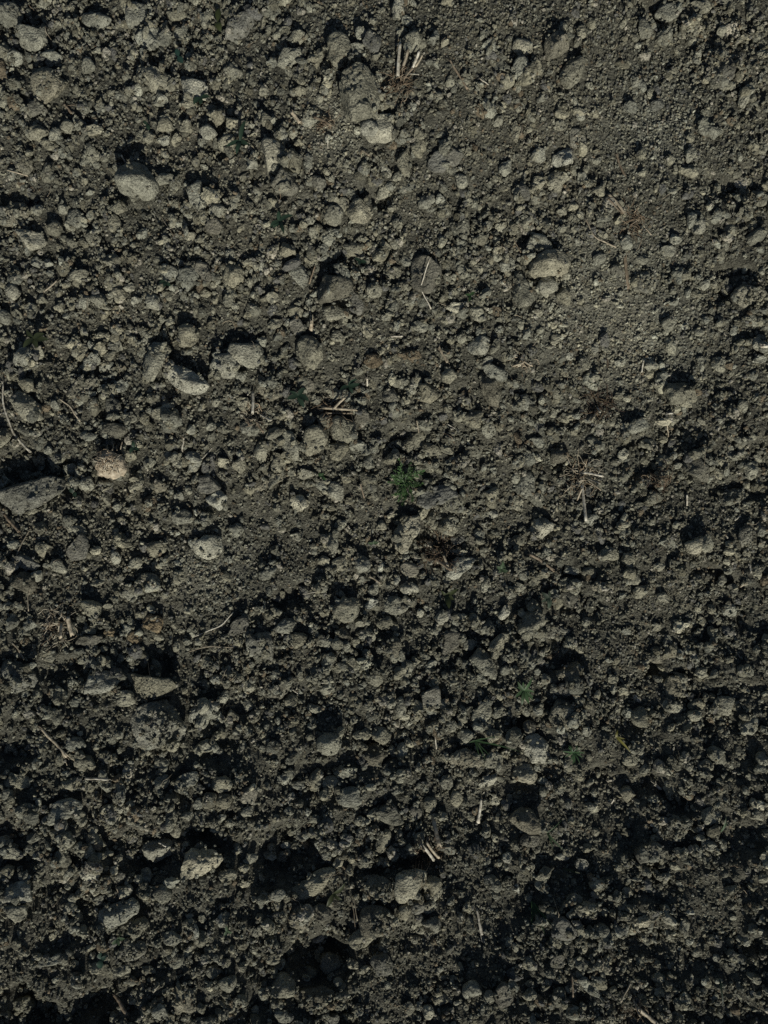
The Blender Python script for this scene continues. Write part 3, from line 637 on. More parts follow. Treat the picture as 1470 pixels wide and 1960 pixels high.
# ---------------------------------------------------------------- dry straw, stubble and roots
REFS = []          # (short name, picture x, y, half-size) of things clods can be described by
def smooth_path(pts, n):
    pts = np.asarray(pts, float)
    if len(pts) == 2:
        t = np.linspace(0, 1, n)[:, None]; return pts[0] * (1 - t) + pts[1] * t
    seg = np.r_[0, np.cumsum(np.linalg.norm(np.diff(pts, axis=0), axis=1))]
    t = np.linspace(0, seg[-1], n)
    P0 = np.stack([np.interp(t, seg, pts[:, k]) for k in range(pts.shape[1])], 1)
    for _ in range(max(1, n // 10)):
        P0[1:-1] = 0.25 * P0[:-2] + 0.5 * P0[1:-1] + 0.25 * P0[2:]
    return P0
def tube(path, rad, sides=7, flat=0.75, rng=None, color=(0.4, 0.33, 0.22), streak=0.25, ragged=0.0):
    n = len(path)
    T = np.gradient(path, axis=0); T /= np.linalg.norm(T, axis=1)[:, None] + 1e-12
    up = np.array([0, 0, 1.0])
    B = np.cross(T, up); B /= np.linalg.norm(B, axis=1)[:, None] + 1e-9
    Nn = np.cross(B, T)
    ang = np.linspace(0, 2 * math.pi, sides, endpoint=False)
    groove = 1 + 0.16 * (rng.random(sides) - 0.5) * 2
    R = np.broadcast_to(np.asarray(rad, float), (n,))
    V = []; C = []
    sc = 1 + streak * (rng.random(sides) - 0.5) * 2
    for i in range(n):
        end = ragged * R[i] * (rng.random(sides) - 0.3) * 3 if i in (0, n - 1) else np.zeros(sides)
        sgn = 1 if i == n - 1 else -1
        ring = path[i] + (np.cos(ang) * groove)[:, None] * R[i] * B[i] + (np.sin(ang) * groove)[:, None] * R[i] * flat * Nn[i] + sgn * end[:, None] * T[i]
        V.append(ring); C.append(np.array(color) * (sc * (1 + 0.18 * (rng.random() - 0.5)))[:, None])
    F = []
    for i in range(n - 1):
        for k in range(sides):
            a, b = i * sides + k, i * sides + (k + 1) % sides
            F += [(a, b, b + sides), (a, b + sides, a + sides)]
    V = np.concatenate(V); C = np.concatenate(C)
    c0, c1 = len(V), len(V) + 1
    V = np.concatenate([V, [path[0] + T[0] * R[0] * 0.5, path[-1] - T[-1] * R[-1] * 0.5]]); C = np.concatenate([C, np.array([color, color]) * 0.8])
    for k in range(sides):
        F += [(c0, (k + 1) % sides, k), (c1, (n - 1) * sides + k, (n - 1) * sides + (k + 1) % sides)]
    return V, np.array(F), C
def join(parts):
    V, F, C, o = [], [], [], 0
    for v, f, c in parts:
        V.append(v); F.append(f + o); C.append(c); o += len(v)
    return np.concatenate(V), np.concatenate(F), np.concatenate(C)
def build(name, parts, mat, parent=None, origin=(0, 0, 0)):
    V, F, C = join(parts)
    me = mesh_tris(name, V - np.array(origin), F)
    set_tint(me, C)
    o = link(name, me, mat, parent)
    if parent is None: o.location = origin
    return o
def lay(pix, r, n, lift=0.0, pc=82):
    """a stiff straw through picture points, resting on what lies below it"""
    p2 = smooth_path(pix, n)
    z = np.zeros(n)
    for _ in range(2):
        xy = np.array([P(a, b, c) for (a, b), c in zip(p2, z)])
        h = hget(xy[:, 0], xy[:, 1])
        t = np.linspace(0, 1, n)
        A = np.stack([1 - t, t], 1)
        e, *_ = np.linalg.lstsq(A, h, rcond=None)
        line = A @ e
        z = line + np.percentile(h - line, pc) + 0.7 * r + lift
    xy = np.array([P(a, b, c) for (a, b), c in zip(p2, z)])
    return np.concatenate([xy, z[:, None]], 1)
STRAW_C = {'w': (0.62, 0.59, 0.49), 't': (0.48, 0.42, 0.31), 'b': (0.23, 0.185, 0.13), 'k': (0.13, 0.10, 0.07), 'y': (0.40, 0.35, 0.26)}
STRAWS = '''558 215 575 236;9;t;short thick tan straw stub lying alone, top left of centre
693 288 706 297;5;t;tiny tan splinter below the pale knobbly clod
860 115 878 143 895 170;5;b;brown straw lying aslant on fine soil, top right of the dry stubble tuft
918 150 935 162;3;w;thin pale splinter right of the aslant brown straw at the top
1180 293 1186 315 1197 338;6;b;dark brown straw standing upright in the picture on fine soil, upper right
1165 372 1180 387 1195 407;7;y;upper greyish straw of a parallel pair, upper right
1163 380 1176 393 1190 408;5;b;lower darker straw of a parallel pair, upper right
1120 417 1140 457 1180 473;4;y;thin bent straw with a pale end, upper right of centre
1230 430 1247 450;3;y;thin stalk just right of the brown root nest at the upper right
1003 230 997 257;3;y;thin short straw left of a pale angular clod, upper right of centre
983 457 997 483;2.5;b;thin brown stalk left of the big pale lumpy clod
1197 490 1199 520 1202 552;8;b;thick tan brown straw upright in the picture, right of the big pale lumpy clod
823 493 810 527 805 550 824 593;3.5;w;thin bent pale straw crossing the flat slate-grey slab
833 486 837 510;5;y;short straw beside the upper right corner of the slate slab
603 510 592 543;4.5;b;brown straw leaning left, upper centre
597 615 595 630;10;t;short bright tan straw chunk, centre left
748 644 770 643;4.5;w;short white straw lying level, near the middle
840 663 848 678 857 692;7;t;tan straw leaning right, left of the bright pale knob
703 725 703 738;5;w;tiny white straw chip, right of the dark leafy sprout at the centre
798 805 802 828;2.5;y;thin stalk over the black hollow at the centre
857 812 870 820;2.5;w;tiny pale splinter right of the lit crest at the centre
690 927 697 953;3.5;b;thin brown stalk left of the feathery green tuft
672 790 685 833;2.5;y;thin stalk standing over the stepped row of clods
7 730 5 767 27 830 57 863;5;w;long pale bent straw along the left edge
113 763 133 777 153 807;3.5;y;thin curved straw left of the long pale flat-topped clod
352 837 348 863;5.5;w;short pale straw upright in the picture, left of centre
407 857 387 878;2.5;w;thin pale splinter leaning right, left of centre
108 538 85 558;5;y;dull straw leaning right near the upper left edge
7 983 20 1000 37 1018;7;b;brown straw at the left edge, below the huge long clod
60 1007 40 1042 23 1077;3.5;y;straight thin straw leaning right at the left edge
63 1113 53 1140 55 1170;2.5;y;thin curved stalk near the left edge, below the flat grey oval stone
23 1230 36 1246 48 1263;4.5;y;thin straw above the large crusty clod at the left edge
372 1218 427 1197 447 1172;3.5;w;long thin pale straw rising to the right, lower left of centre
360 1248 400 1237 447 1240;2;y;long hair-thin stalk lying level, lower left of centre
282 1260 288 1300;2.5;b;hair-thin brown stalk over the wide bright-lipped clod
77 1393 92 1408 107 1423 127 1447;8;t;thick tan straw with a split end, lower left
578 1138 608 1132;3;w;short pale splinter lying level above a black pit, centre
707 1103 716 1107 727 1115;5;y;curved pale husk piece, centre below the feathery green tuft
833 1410 835 1433;3.5;w;tiny white splinter left of the long grass blades
1013 1060 1038 1075 1062 1093;7;b;brown straw lying aslant, right of the dead root crown
1417 988 1407 995;4;w;tiny pale splinter near the right edge, half way down
1435 1080 1438 1095;5;w;small white straw chip by the right edge, upper of two
1417 1123 1430 1117;5;t;small tan straw chip by the right edge, lower left of a white one
1407 1243 1417 1260;4;y;short straw near the right edge, right of the small black hole
1253 1500 1265 1510;7;w;small pale straw chip alone in the lower right
1175 1530 1170 1538;4;w;tiny white chip right of the large smooth dark grey clod
1207 1882 1188 1917;4.5;y;straight thin straw leaning right at the bottom, right of centre
1220 1930 1240 1945 1262 1965;10;t;thick tan straw cut off by the bottom edge
1095 1867 1097 1907;4.5;b;thin brown straw upright in the picture near the bottom, right of centre
922 1530 919 1550 915 1573;8;w;upper one of two tapered pale straws, lower right of centre
913 1740 917 1765 922 1790;8;w;lower one of two tapered pale straws, near the bottom
672 1723 678 1755 682 1788;2.5;b;thin bent brown stalk, lower centre
677 1720 684 1762;2;y;hair-thin stalk crossing a bent brown one, lower centre
165 1490 186 1490 207 1492;6;w;pale straw lying level, lower left
218 1903 231 1922 243 1943;8;b;brown straw in the shade at the bottom left
223 1700 230 1720;3;y;thin stalk beside a black hollow, bottom left
303 1613 317 1620;3.5;w;white splinter lying on the bright-rimmed clod, bottom left
307 413 320 432 333 453;2.5;y;thin straw left of the tall pale clod, upper left
13 325 32 331 53 337;3.5;y;thin straw lying nearly level by the upper left edge
123 200 137 217;7;b;brown straw stub in the top left corner, below the broad crusty clod
232 297 240 310;4;w;short white splinter above the big round stone-like clod
627 263 628 287;3;w;thin pale stalk left of the pale knobbly clod
1162 677 1163 703;4;k;dark short straw on fine soil, right of centre
1232 690 1228 713;4;w;short pale straw, upright in the picture, left of the broad pale grey clod
1277 813 1279 837;4;t;short tan straw below the broad pale grey clod on the right
1315 947 1315 967;4.5;w;short white straw right of the dark rounded clod on the right
1278 792 1288 791;5;w;small white chip below the broad pale grey clod on the right
1457 663 1472 662;8;w;pale straw end at the right edge, a third of the way down
560 1320 572 1330;3;w;tiny pale splinter, centre left, two thirds down
1340 1325 1335 1345;4;b;short brown straw near the right edge, two thirds down
1270 1335 1280 1340;3;b;tiny brown splinter, lower right of the small black hole
480 275 492 292;2.5;y;thin stalk left of the tall pale clod at the upper centre left'''
STRAW_GROUP = 'bits of dry straw on the soil'
for k, line in enumerate(STRAWS.split('\n')):
    pts, w, tone, label = line.split(';')
    v = [float(t) for t in pts.split()]
    pix = np.array(v).reshape(-1, 2)
    rng = np.random.default_rng(300 + k)
    r = float(w) * K / 2 * 0.78
    n = 14
    path = lay(pix, r, n, 0.0, 100 if 'crossing' in label else rng.uniform(76, 100))
    L = np.linalg.norm(path[-1] - path[0])
    path = path + np.stack([0.018 * L * fbm(np.stack([np.linspace(0, 3, n) + 9 * k, np.full(n, q), 0 * np.arange(n)], 1), 2) for q in (0.3, 5.3, 8.3)], 1)
    rad = r * (1 - (0.45 if 'tapered' in label else 0.18) * np.linspace(1, 0, n)) * (1 + 0.10 * vnoise(np.stack([np.linspace(0, 5, n) + k, 0 * np.arange(n), 0 * np.arange(n)], 1)))
    if float(w) >= 5: rad[n // 3] *= 1.18                     # a node of the stalk
    parts = [tube(path, rad, 8 if r > 0.0012 else 5, 0.72, rng, np.array(STRAW_C[tone]) * rng.uniform(0.85, 1.12), 0.3, 0.5)]
    if float(w) >= 5:                                         # frayed ends
        for _f in range(7):
            e, g = (0, 3) if rng.random() < 0.5 else (n - 1, n - 4)
            d = (path[e] - path[g]); d = d / (np.linalg.norm(d) + 1e-9)
            a0 = path[e] - d * r * 1.5 + rng.normal(0, r * 0.5, 3)
            q = smooth_path(np.array([a0, a0 + d * r * rng.uniform(1.5, 4) + rng.normal(0, r * 1.0, 3)]), 4)
            parts.append(tube(q, np.linspace(r * .22, r * .07, 4), 4, 0.8, rng, np.array(STRAW_C[tone]) * rng.uniform(0.7, 1.1)))
    if 'split' in label:
        for s in (-1, 1):
            q = smooth_path(np.array([path[-4], path[-1] + (path[-1] - path[-4]) * 0.9 + np.array([s * 0.004, s * 0.002, 0.001])]), 5)
            parts.append(tube(q, np.linspace(r * .5, r * .15, 5), 5, 0.6, rng, STRAW_C[tone]))
    o = build('straw', parts, M_STRAW, None, path.mean(0))
    tag(o, label, 'straw', STRAW_GROUP)

def fibres(cx, cy, z, n, spread, length, rad, cols, rng, lift=0.004):
    """curling root hairs round one spot"""
    out = []
    for _ in range(n):
        a = rng.uniform(0, 6.28); l = length * rng.uniform(0.4, 1.0)
        x0, y0 = cx + rng.normal(0, spread * 0.4), cy + rng.normal(0, spread * 0.4)
        m = 7; pts = [np.array([x0, y0])]
        for _k in range(m - 1):
            a += rng.normal(0, 0.5); pts.append(pts[-1] + l / m * np.array([math.cos(a), math.sin(a)]))
        pts = np.array(pts)
        zz = np.maximum(hget(pts[:, 0], pts[:, 1]), z - 0.012) + rad + lift * rng.random() * np.sin(np.linspace(0.4, 3.0, m))
        out.append(tube(np.concatenate([pts, zz[:, None]], 1), np.linspace(rad, rad * 0.4, m), 4, 1.0, rng, np.array(cols[rng.integers(len(cols))]) * rng.uniform(0.7, 1.2)))
    return out
BR = [(0.20, 0.15, 0.10), (0.15, 0.11, 0.07), (0.30, 0.24, 0.17)]
PL = [(0.50, 0.43, 0.32), (0.36, 0.28, 0.19), (0.60, 0.55, 0.43)]
DK = [(0.10, 0.07, 0.05), (0.15, 0.11, 0.07), (0.07, 0.05, 0.04)]
# stubble: picture x, y, [stalks x0 y0 x1 y1 width tone], fibres n, spread px, length px, colours, label, short name
STUBBLE = [
 (765, 160, [(762, 142, 766, 90, 8, 'w'), (768, 134, 781, 103, 8, 'y'), (789, 128, 801, 107, 7, 'w'), (794, 128, 808, 112, 5, 't'), (785, 140, 801, 146, 3, 'w'), (772, 150, 790, 136, 5, 'b')],
  46, 26, 42, BR, 'dry stubble tuft of broken pale stalks with reddish brown roots, top centre', 'the dry stubble tuft', 'stubble'),
 (622, 240, [(600, 222, 634, 246, 7, 'b'), (612, 224, 622, 243, 6, 'k')], 30, 20, 34, BR, 'brown root stub with torn fibres, left of the pale knobbly clod', 'the brown root stub', 'stubble'),
 (1213, 425, [(1205, 432, 1222, 422, 4, 'b')], 44, 28, 44, BR, 'flat nest of brown root fibres, upper right', 'the brown root nest at the upper right', 'root nest'),
 (640, 782, [(617, 780, 683, 786, 7, 't'), (637, 784, 660, 763, 7, 't'), (625, 790, 675, 792, 5, 'b')], 40, 30, 50, BR, 'pale brown roots lying level over a row of clods, left of centre', 'the pale brown roots', 'roots'),
 (488, 800, [(483, 750, 485, 792, 7, 'w'), (474, 748, 476, 757, 4, 'w'), (490, 806, 506, 828, 7, 'b'), (496, 792, 520, 806, 4, 'w')], 34, 24, 36, PL,
  'pale stubble with one white upright stalk, left of centre above the stepped row', 'the pale stubble left of centre', 'stubble'),
 (110, 1195, [(128, 1183, 143, 1213, 11, 't'), (116, 1195, 121, 1218, 9, 't')], 60, 34, 40, PL, 'fibrous nest with two curved pale husks, near the left edge', 'the fibrous nest with husks', 'root nest'),
 (845, 1055, [(830, 1068, 862, 1090, 7, 'b'), (858, 1085, 848, 1062, 6, 't'), (815, 1032, 824, 1046, 4, 'y')], 90, 36, 52, DK + BR,
  'dark bristly dead root crown, right of centre against a bright curved clod', 'the dead root crown', 'dead roots'),
 (1112, 915, [(1115, 928, 1119, 996, 8, 'w'), (1118, 904, 1150, 912, 6, 'w'), (1120, 912, 1146, 926, 5, 'w'), (1106, 956, 1112, 935, 5, 'y'), (1125, 918, 1148, 938, 4, 't'), (1090, 905, 1070, 912, 3, 'y')],
  56, 34, 52, PL, 'pale root crown with one long upright white stalk, right of centre', 'the pale root crown', 'dead roots'),
 (1150, 772, [(1144, 780, 1146, 790, 5, 'w'), (1140, 790, 1135, 800, 4, 'y')], 54, 30, 50, DK, 'dark nest of bristly roots, right of centre', 'the dark root nest', 'root nest'),
 (1265, 920, [(1258, 915, 1270, 926, 3, 'b')], 40, 26, 44, DK + BR, 'thin dark root nest left of the dark rounded clod on the right', 'the thin dark root nest', 'root nest'),
 (1000, 698, [(982, 700, 1000, 697, 5, 't'), (1002, 690, 1016, 702, 5, 't')], 22, 20, 28, PL, 'small pinkish tan root scrap left of fine soil, right of centre', 'the small tan root scrap', 'roots'),
 (822, 1630, [(830, 1570, 840, 1614, 13, 'y'), (806, 1618, 830, 1642, 9, 'w'), (816, 1614, 838, 1636, 8, 't'), (800, 1606, 812, 1622, 6, 'b')], 50, 30, 44, BR,
  'torn grey husk with splintered pale stalk ends, lower right of centre', 'the torn husk', 'stubble'),
 (217, 888, [(205, 850, 208, 864, 3, 'y'), (216, 848, 217, 862, 3, 'y'), (230, 860, 236, 846, 3, 'y'), (222, 852, 226, 862, 3, 'b')], 80, 24, 34, PL,
  'hairy pale stub of a rotted stalk, left of centre', 'the hairy pale stub', 'stubble'),
 (1222, 1937, [(1213, 1915, 1222, 1940, 4, 'y'), (1225, 1912, 1224, 1935, 3, 'b')], 20, 20, 40, BR, 'few thin bent stalks at the bottom edge, right of centre', 'the thin stalks at the bottom edge', 'stubble'),
]
for k, (cx, cy, stalks, nf, sp, ln, cols, label, ref, cat) in enumerate(STUBBLE):
    rng = np.random.default_rng(700 + k)
    x, y = P(cx, cy, 0.01); z = float(hget(x, y))
    x, y = P(cx, cy, z)
    root = bpy.data.objects.new('root_nest' if 'nest' in cat else 'stubble_tuft', None); COL.objects.link(root)
    root.location = (x, y, z); root.empty_display_size = 0.02
    tag(root, label, cat, 'dead stubble and roots')
    REFS.append((ref, cx, cy, sp))
    o = np.array([x, y, z])
    if k == 12:   # the stub's rounded pale body
        V, F = ICO[4]
        W = chunk_dirs(V, rng, 12, 7, 0.7) * np.array([0.0175, 0.0145, 0.013])
        W = W * (1 + 0.12 * fbm(W / 0.006, 3) + 0.10 * vnoise(np.stack([W[:, 0] / 0.0016, W[:, 1] / 0.012, W[:, 2] / 0.0016], 1)))[:, None]
        me = mesh_tris('stub_body', W + np.array([0, 0, 0.009]), F)
        set_tint(me, np.clip(np.array([0.46, 0.40, 0.30]) * (1 + 0.5 * vnoise(W / 0.004))[:, None], 0.05, 0.8))
        link('stub_body', me, M_ROOT, root)
        hstamp(x, y, z + 0.009, 0.0175, 0.0145, 0.013, 0)
    for (x0, y0, x1, y1, w, tone) in stalks:
        r = w * K / 2 * 0.78
        path = lay(np.array([[x0, y0], [x1, y1]]), r, 10, 0.001 + 0.002 * rng.random(), 96)
        path[:, 2] += np.linspace(-0.002, 0.006, 10) * min(1, w / 6)
        path += np.stack([0.03 * np.linalg.norm(path[-1] - path[0]) * np.sin(np.linspace(0, 3.14, 10)) * rng.uniform(-1, 1) for _ in range(3)], 1)
        parts = [tube(path, r * np.linspace(0.95, 0.85, 10), 8, 0.75, rng, np.array(STRAW_C[tone]) * rng.uniform(0.85, 1.1), 0.35, 0.7)]
        build('stalk', parts, M_STRAW, root, o)
    build('root_fibres', fibres(x, y, z, nf, sp * K, ln * K, 0.00042, cols, rng), M_ROOT, root, o)
# stray root hairs lying everywhere
rng = np.random.default_rng(4)
hair = []
for _ in range(150):
    px_, py_ = rng.uniform(-40, PW + 40), rng.uniform(-40, PH + 40)
    x, y = P(px_, py_, 0.0)
    hair += fibres(x, y, float(hget(x, y)), 1, 0.004, rng.uniform(0.008, 0.030), 0.00034, [(0.42, 0.36, 0.26), (0.25, 0.19, 0.13), (0.33, 0.29, 0.22)], rng)
hairs = build('root_hairs', hair, M_ROOT)
tag(hairs, 'fine dry root hairs strewn among the soil crumbs', 'root hairs', kind='stuff')

# ---------------------------------------------------------------- living green: sprouts, grass blades, one feathery tuft
def blade(base, ang, length, width, rise, droop, col, rng, fold=0.25, curl=0.0, tip=0.5, n=8):
    """one leaf: midrib path that rises and droops, with a folded, pointed outline"""
    t = np.linspace(0, 1, n)
    a = ang + curl * t
    step = length / (n - 1)
    xy = np.concatenate([[[0, 0]], np.cumsum(np.stack([np.cos(a), np.sin(a)], 1)[:-1] * step, 0)])
    z = rise * length * (t - droop * t * t)
    mid = np.concatenate([xy, z[:, None]], 1) + base
    w = width / 2 * np.sin(np.pi * np.clip(t, 0.03, 1) ** tip) ** 0.8
    w[-1] = width * 0.01
    side = np.stack([-np.sin(a), np.cos(a), 0 * a], 1)
    up = np.array([0, 0, 1.0])
    L_ = mid + side * w[:, None] + up * (fold * w)[:, None]
    R_ = mid - side * w[:, None] + up * (fold * w)[:, None]
    low = mid - up * 0.00012
    V = np.concatenate([L_, mid, R_, low]); F = []
    for i in range(n - 1):
        F += [(i, i + 1, n + i + 1), (i, n + i + 1, n + i), (n + i, n + i + 1, 2 * n + i + 1), (n + i, 2 * n + i + 1, 2 * n + i)]
    c = np.array(col) * rng.uniform(0.8, 1.2)
    C = np.concatenate([np.tile(c, (n, 1)), np.tile(c * 1.25, (n, 1)), np.tile(c * 0.92, (n, 1)), np.tile(c, (n, 1))])
    return V, np.array(F), C
G1, G2, G3, G4, G5 = (0.034, 0.070, 0.026), (0.022, 0.042, 0.026), (0.042, 0.052, 0.020), (0.062, 0.095, 0.050), (0.15, 0.14, 0.035)
def plant_root(name, px, py, label, cat, ref, size, lift=0.0):
    x, y = P(px, py, 0.0); z = float(hget(x, y)); x, y = P(px, py, z)
    o = bpy.data.objects.new(name, None); COL.objects.link(o)
    o.location = (x, y, z + lift); o.empty_display_size = 0.02
    tag(o, label, cat, 'green weeds coming up through the soil')
    if ref: REFS.append((ref, px, py, size))
    return o
def stem(root, h, rng, col):
    path = np.array([[0, 0, -0.004], [0.0004, 0.0003, h * 0.5], [0.0008, 0.0002, h]])
    build('stem', [tube(smooth_path(path, 6), np.linspace(0.0008, 0.0005, 6), 5, 1, rng, col)], M_LEAF, root)
# feathery tuft
root = plant_root('feathery_weed', 775, 928, 'feathery bright green weed tuft with finely divided leaves, at the centre', 'weed', 'the feathery green tuft', 38, 0.004)
rng = np.random.default_rng(21)
stem(root, 0.008, rng, G1)
for k in range(30):
    ang = k * 2.4 + rng.normal(0, 0.5); L = K * rng.uniform(14, 38) * (1.35 if math.sin(ang + 0.4) > 0.55 else 0.9); rise = rng.uniform(0.2, 1.3)
    d = np.array([math.cos(ang), math.sin(ang)])
    b0 = np.array([rng.normal(0, 5), rng.normal(0, 9)]) * K
    n = 9; t = np.linspace(0, 1, n)
    mid = np.stack([b0[0] + d[0] * L * t, b0[1] + d[1] * L * t, rise * L * (t - 0.6 * t * t) + 0.003], 1)
    mid[:, :2] += np.array([-d[1], d[0]]) * (0.45 * L * rng.uniform(-1, 1) * t * t)[:, None]
    parts = [tube(mid, np.linspace(0.0004, 0.0002, n), 4, 1, rng, G1)]
    tone = np.array(G1) * rng.uniform(0.7, 2.3) * np.array([1.15, 1.05, 1.0])
    for i in range(2, n):
        for s in (-1, 1):
            if rng.random() < 0.2: continue
            l = L * 0.34 * (1.15 - 0.75 * t[i]) * rng.uniform(0.4, 1.3)
            parts.append(blade(mid[i], ang + s * rng.uniform(0.3, 1.1), l, 0.0015, rng.uniform(-0.2, 0.8), 0.4, tone * rng.uniform(0.7, 1.3), rng, 0.3, -s * rng.uniform(-0.3, 0.8), 0.6, 5))
    parts.append(blade(mid[-1], ang, L * 0.16, 0.0011, 0.2, 0.5, tone, rng, 0.3, 0, 0.6, 5))
    build('frond', parts, M_LEAF, root)
def sprout(px, py, leaves, label, ref=None, h=0.006, col=G1, size=20, fold=0.25, name='weed_sprout', tip=0.75):
    """leaves: (angle in the picture, clockwise from right; length px; width px)"""
    root = plant_root(name, px, py, label, 'grass' if 'grass' in name else 'sprout', ref, size, 0.0045 if 'grass' in name else 0.003)
    rng = np.random.default_rng(int(px * 7 + py))
    if 'grass' not in name: stem(root, h, rng, np.array(col) * 1.1)
    for (a, l, w) in leaves:
        a += rng.normal(0, 13); l *= rng.uniform(0.75, 1.12); w *= rng.uniform(0.7, 1.0)
        v = blade(np.array([0, 0, h if 'grass' not in name else 0.001]), -math.radians(a), l * K, w * K, rng.uniform(0.1, 0.8), rng.uniform(0.3, 1.1), np.array(col) * rng.uniform(0.8, 1.25), rng, fold, rng.uniform(-0.8, 0.8) * (0.5 if 'grass' in name else 1), tip, 9)
        build('blade' if 'grass' in name else 'leaf', [v], M_LEAF, root)
    return root
sprout(1000, 1318, [(-60, 30, 8), (-15, 24, 8), (10, 26, 9), (75, 26, 8), (110, 30, 9), (165, 26, 8), (-140, 24, 8), (40, 20, 8), (-100, 22, 7), (200, 18, 6)],
       'green seedling with narrow pointed leaves in a rosette, lower right of centre', 'the green seedling', col=(0.058, 0.105, 0.044), size=26)
root = sprout(1090, 1432, [(a * 17 + 3, 12 + (a * 7) % 13, 3.2) for a in range(26)], 'small fine-leaved green tuft right of the grey-white clod, lower right', 'the fine green tuft', col=(0.048, 0.100, 0.040), size=22, h=0.012)
sprout(908, 1415, [(-2, 84, 4), (-4, 60, 3.5), (38, 42, 4), (60, 50, 4), (20, 36, 3.5), (80, 30, 3), (-30, 20, 3), (170, 16, 4)],
       'clump of long thin grass blades, one reaching far right, lower right of centre', 'the long grass blades', col=G1, size=24, name='grass_clump', tip=0.45)
sprout(1016, 1720, [(62, 78, 5), (48, 60, 5), (72, 66, 5), (35, 54, 4), (20, 46, 3.5), (85, 48, 4), (55, 40, 5)],
       'dense fan of green grass blades near the bottom, right of centre', 'the fan of grass', col=G1, size=30, name='grass_clump', tip=0.45)
sprout(1045, 1590, [(48, 62, 4), (42, 40, 3.5), (-5, 46, 3)], 'sparse thin grass blades right of the large smooth dark grey clod', 'the sparse grass by the smooth grey clod', col=G1, size=24, name='grass_clump', tip=0.45)
sprout(1076, 1657, [(18, 48, 4), (24, 30, 3)], 'two thin grass blades lying aslant, lower right', None, col=G3, size=20, name='grass_clump', tip=0.45)
sprout(1176, 1408, [(40, 40, 5), (20, 16, 5), (-70, 16, 6)], 'yellowing grass blade with dark green base, lower right', 'the yellowing blade', col=G5, size=20, name='grass_clump', tip=0.5)
sprout(1375, 1588, [(-85, 34, 3), (-60, 26, 3), (195, 30, 3), (-40, 24, 3), (170, 26, 3)], 'spidery thin grass sprout near the right edge, lower right', 'the spidery grass', col=G1, size=22, name='grass_clump', tip=0.45)
sprout(1372, 1868, [(60, 50, 4), (80, 26, 3)], 'single curved grass blade near the bottom right corner', None, col=G2, size=20, name='grass_clump', tip=0.45)
sprout(852, 1137, [(60, 28, 12), (-30, 24, 10), (20, 20, 9), (200, 14, 7)], 'dull green sprout with broad leaves below the dead root crown', 'the broad-leaved sprout', col=G3, size=18)
sprout(715, 1040, [(-20, 13, 7), (190, 13, 6), (-70, 9, 5)], 'tiny bright green two-leaved sprout left of the long upright pale clod', 'the tiny two-leaved sprout', col=G4, size=10)
sprout(957, 1088, [(0, 12, 8), (60, 12, 8), (130, 12, 8), (200, 12, 8), (270, 12, 8), (320, 16, 7), (30, 18, 7)], 'small cluster of round pale green leaves, right of centre', 'the round-leaved cluster', col=G4, size=14, tip=0.9)
sprout(1047, 1143, [(-150, 22, 9), (-70, 18, 7), (40, 20, 9), (80, 16, 8), (180, 16, 7)], 'small grey-green seedling left of a rounded clod in a hollow, right of centre', 'the grey-green seedling', col=(0.055, 0.075, 0.052), size=18)
sprout(573, 760, [(-60, 26, 13), (20, 26, 12), (80, 24, 12), (160, 22, 11), (230, 18, 9)], 'dark-leaved sprout in a hollow, left of centre above the pale brown roots', 'the dark-leaved sprout', col=G2, size=20)
sprout(668, 742, [(10, 26, 10), (-60, 22, 9), (150, 24, 9), (70, 20, 8)], 'dark leafy sprout at the centre, above the pale brown roots', 'the dark leafy sprout at the centre', col=G2, size=18)
sprout(690, 505, [(30, 13, 9), (200, 12, 8), (100, 10, 7)], 'tiny dark green sprout above the large angular clod at the centre', 'the tiny sprout above the angular clod', col=G2, size=10)
sprout(898, 570, [(-50, 13, 7), (80, 12, 6), (190, 11, 6)], 'tiny green sprout right of the slate slab', 'the tiny sprout right of the slab', col=G1, size=10)
sprout(420, 52, [(85, 20, 14), (-85, 24, 14)], 'olive sprout with two oval leaves at the top edge, left', 'the olive oval-leaved sprout', col=G3, size=14, tip=0.95)
sprout(346, 118, [(70, 16, 13), (-110, 14, 12)], 'bluish green sprout with round leaves, top left', 'the bluish round-leaved sprout', col=(0.022, 0.05, 0.038), size=12, tip=0.95)
sprout(388, 197, [(-30, 20, 11), (150, 18, 11), (100, 14, 9)], 'dark sprout under the pale bright-tipped clod, top left', None, col=G2, size=14)
sprout(463, 278, [(100, 36, 9), (-70, 34, 9), (140, 26, 9), (20, 18, 9)], 'dark green bladed weed in the shade, upper left of the tall pale clod', 'the dark bladed weed', col=G2, size=20)
sprout(287, 247, [(60, 12, 9), (200, 11, 8)], 'tiny dark sprout above the big round stone-like clod', None, col=G2, size=10)
sprout(537, 430, [(-20, 30, 10), (160, 26, 10), (75, 30, 9), (-100, 22, 9), (120, 20, 8)], 'dark leafy weed below the dark grey angular clod, upper centre', 'the dark leafy weed', col=G2, size=22)
sprout(72, 652, [(10, 30, 13), (-50, 26, 12), (120, 24, 12), (60, 24, 12), (200, 26, 11)], 'dark leafy sprout near the left edge, a third of the way down', 'the dark sprout near the left edge', col=(0.030, 0.038, 0.018), size=24)
sprout(323, 545, [(40, 14, 9), (200, 13, 9), (120, 11, 8)], 'small dark green sprout left of the rounded brown clod', 'the small dark sprout at the left', col=G2, size=11)
sprout(262, 858, [(30, 14, 10), (140, 12, 9), (-60, 12, 8)], 'small dark green sprout right of the hairy pale stub', None, col=G2, size=11)
sprout(148, 943, [(60, 12, 9), (220, 11, 8)], 'tiny green sprout right of the huge long clod at the left edge', None, col=G2, size=10)
sprout(230, 1788, [(-20, 14, 8), (140, 14, 8), (60, 10, 7)], 'pale green sprout in the bottom left, upper of two', None, col=G4, size=11)
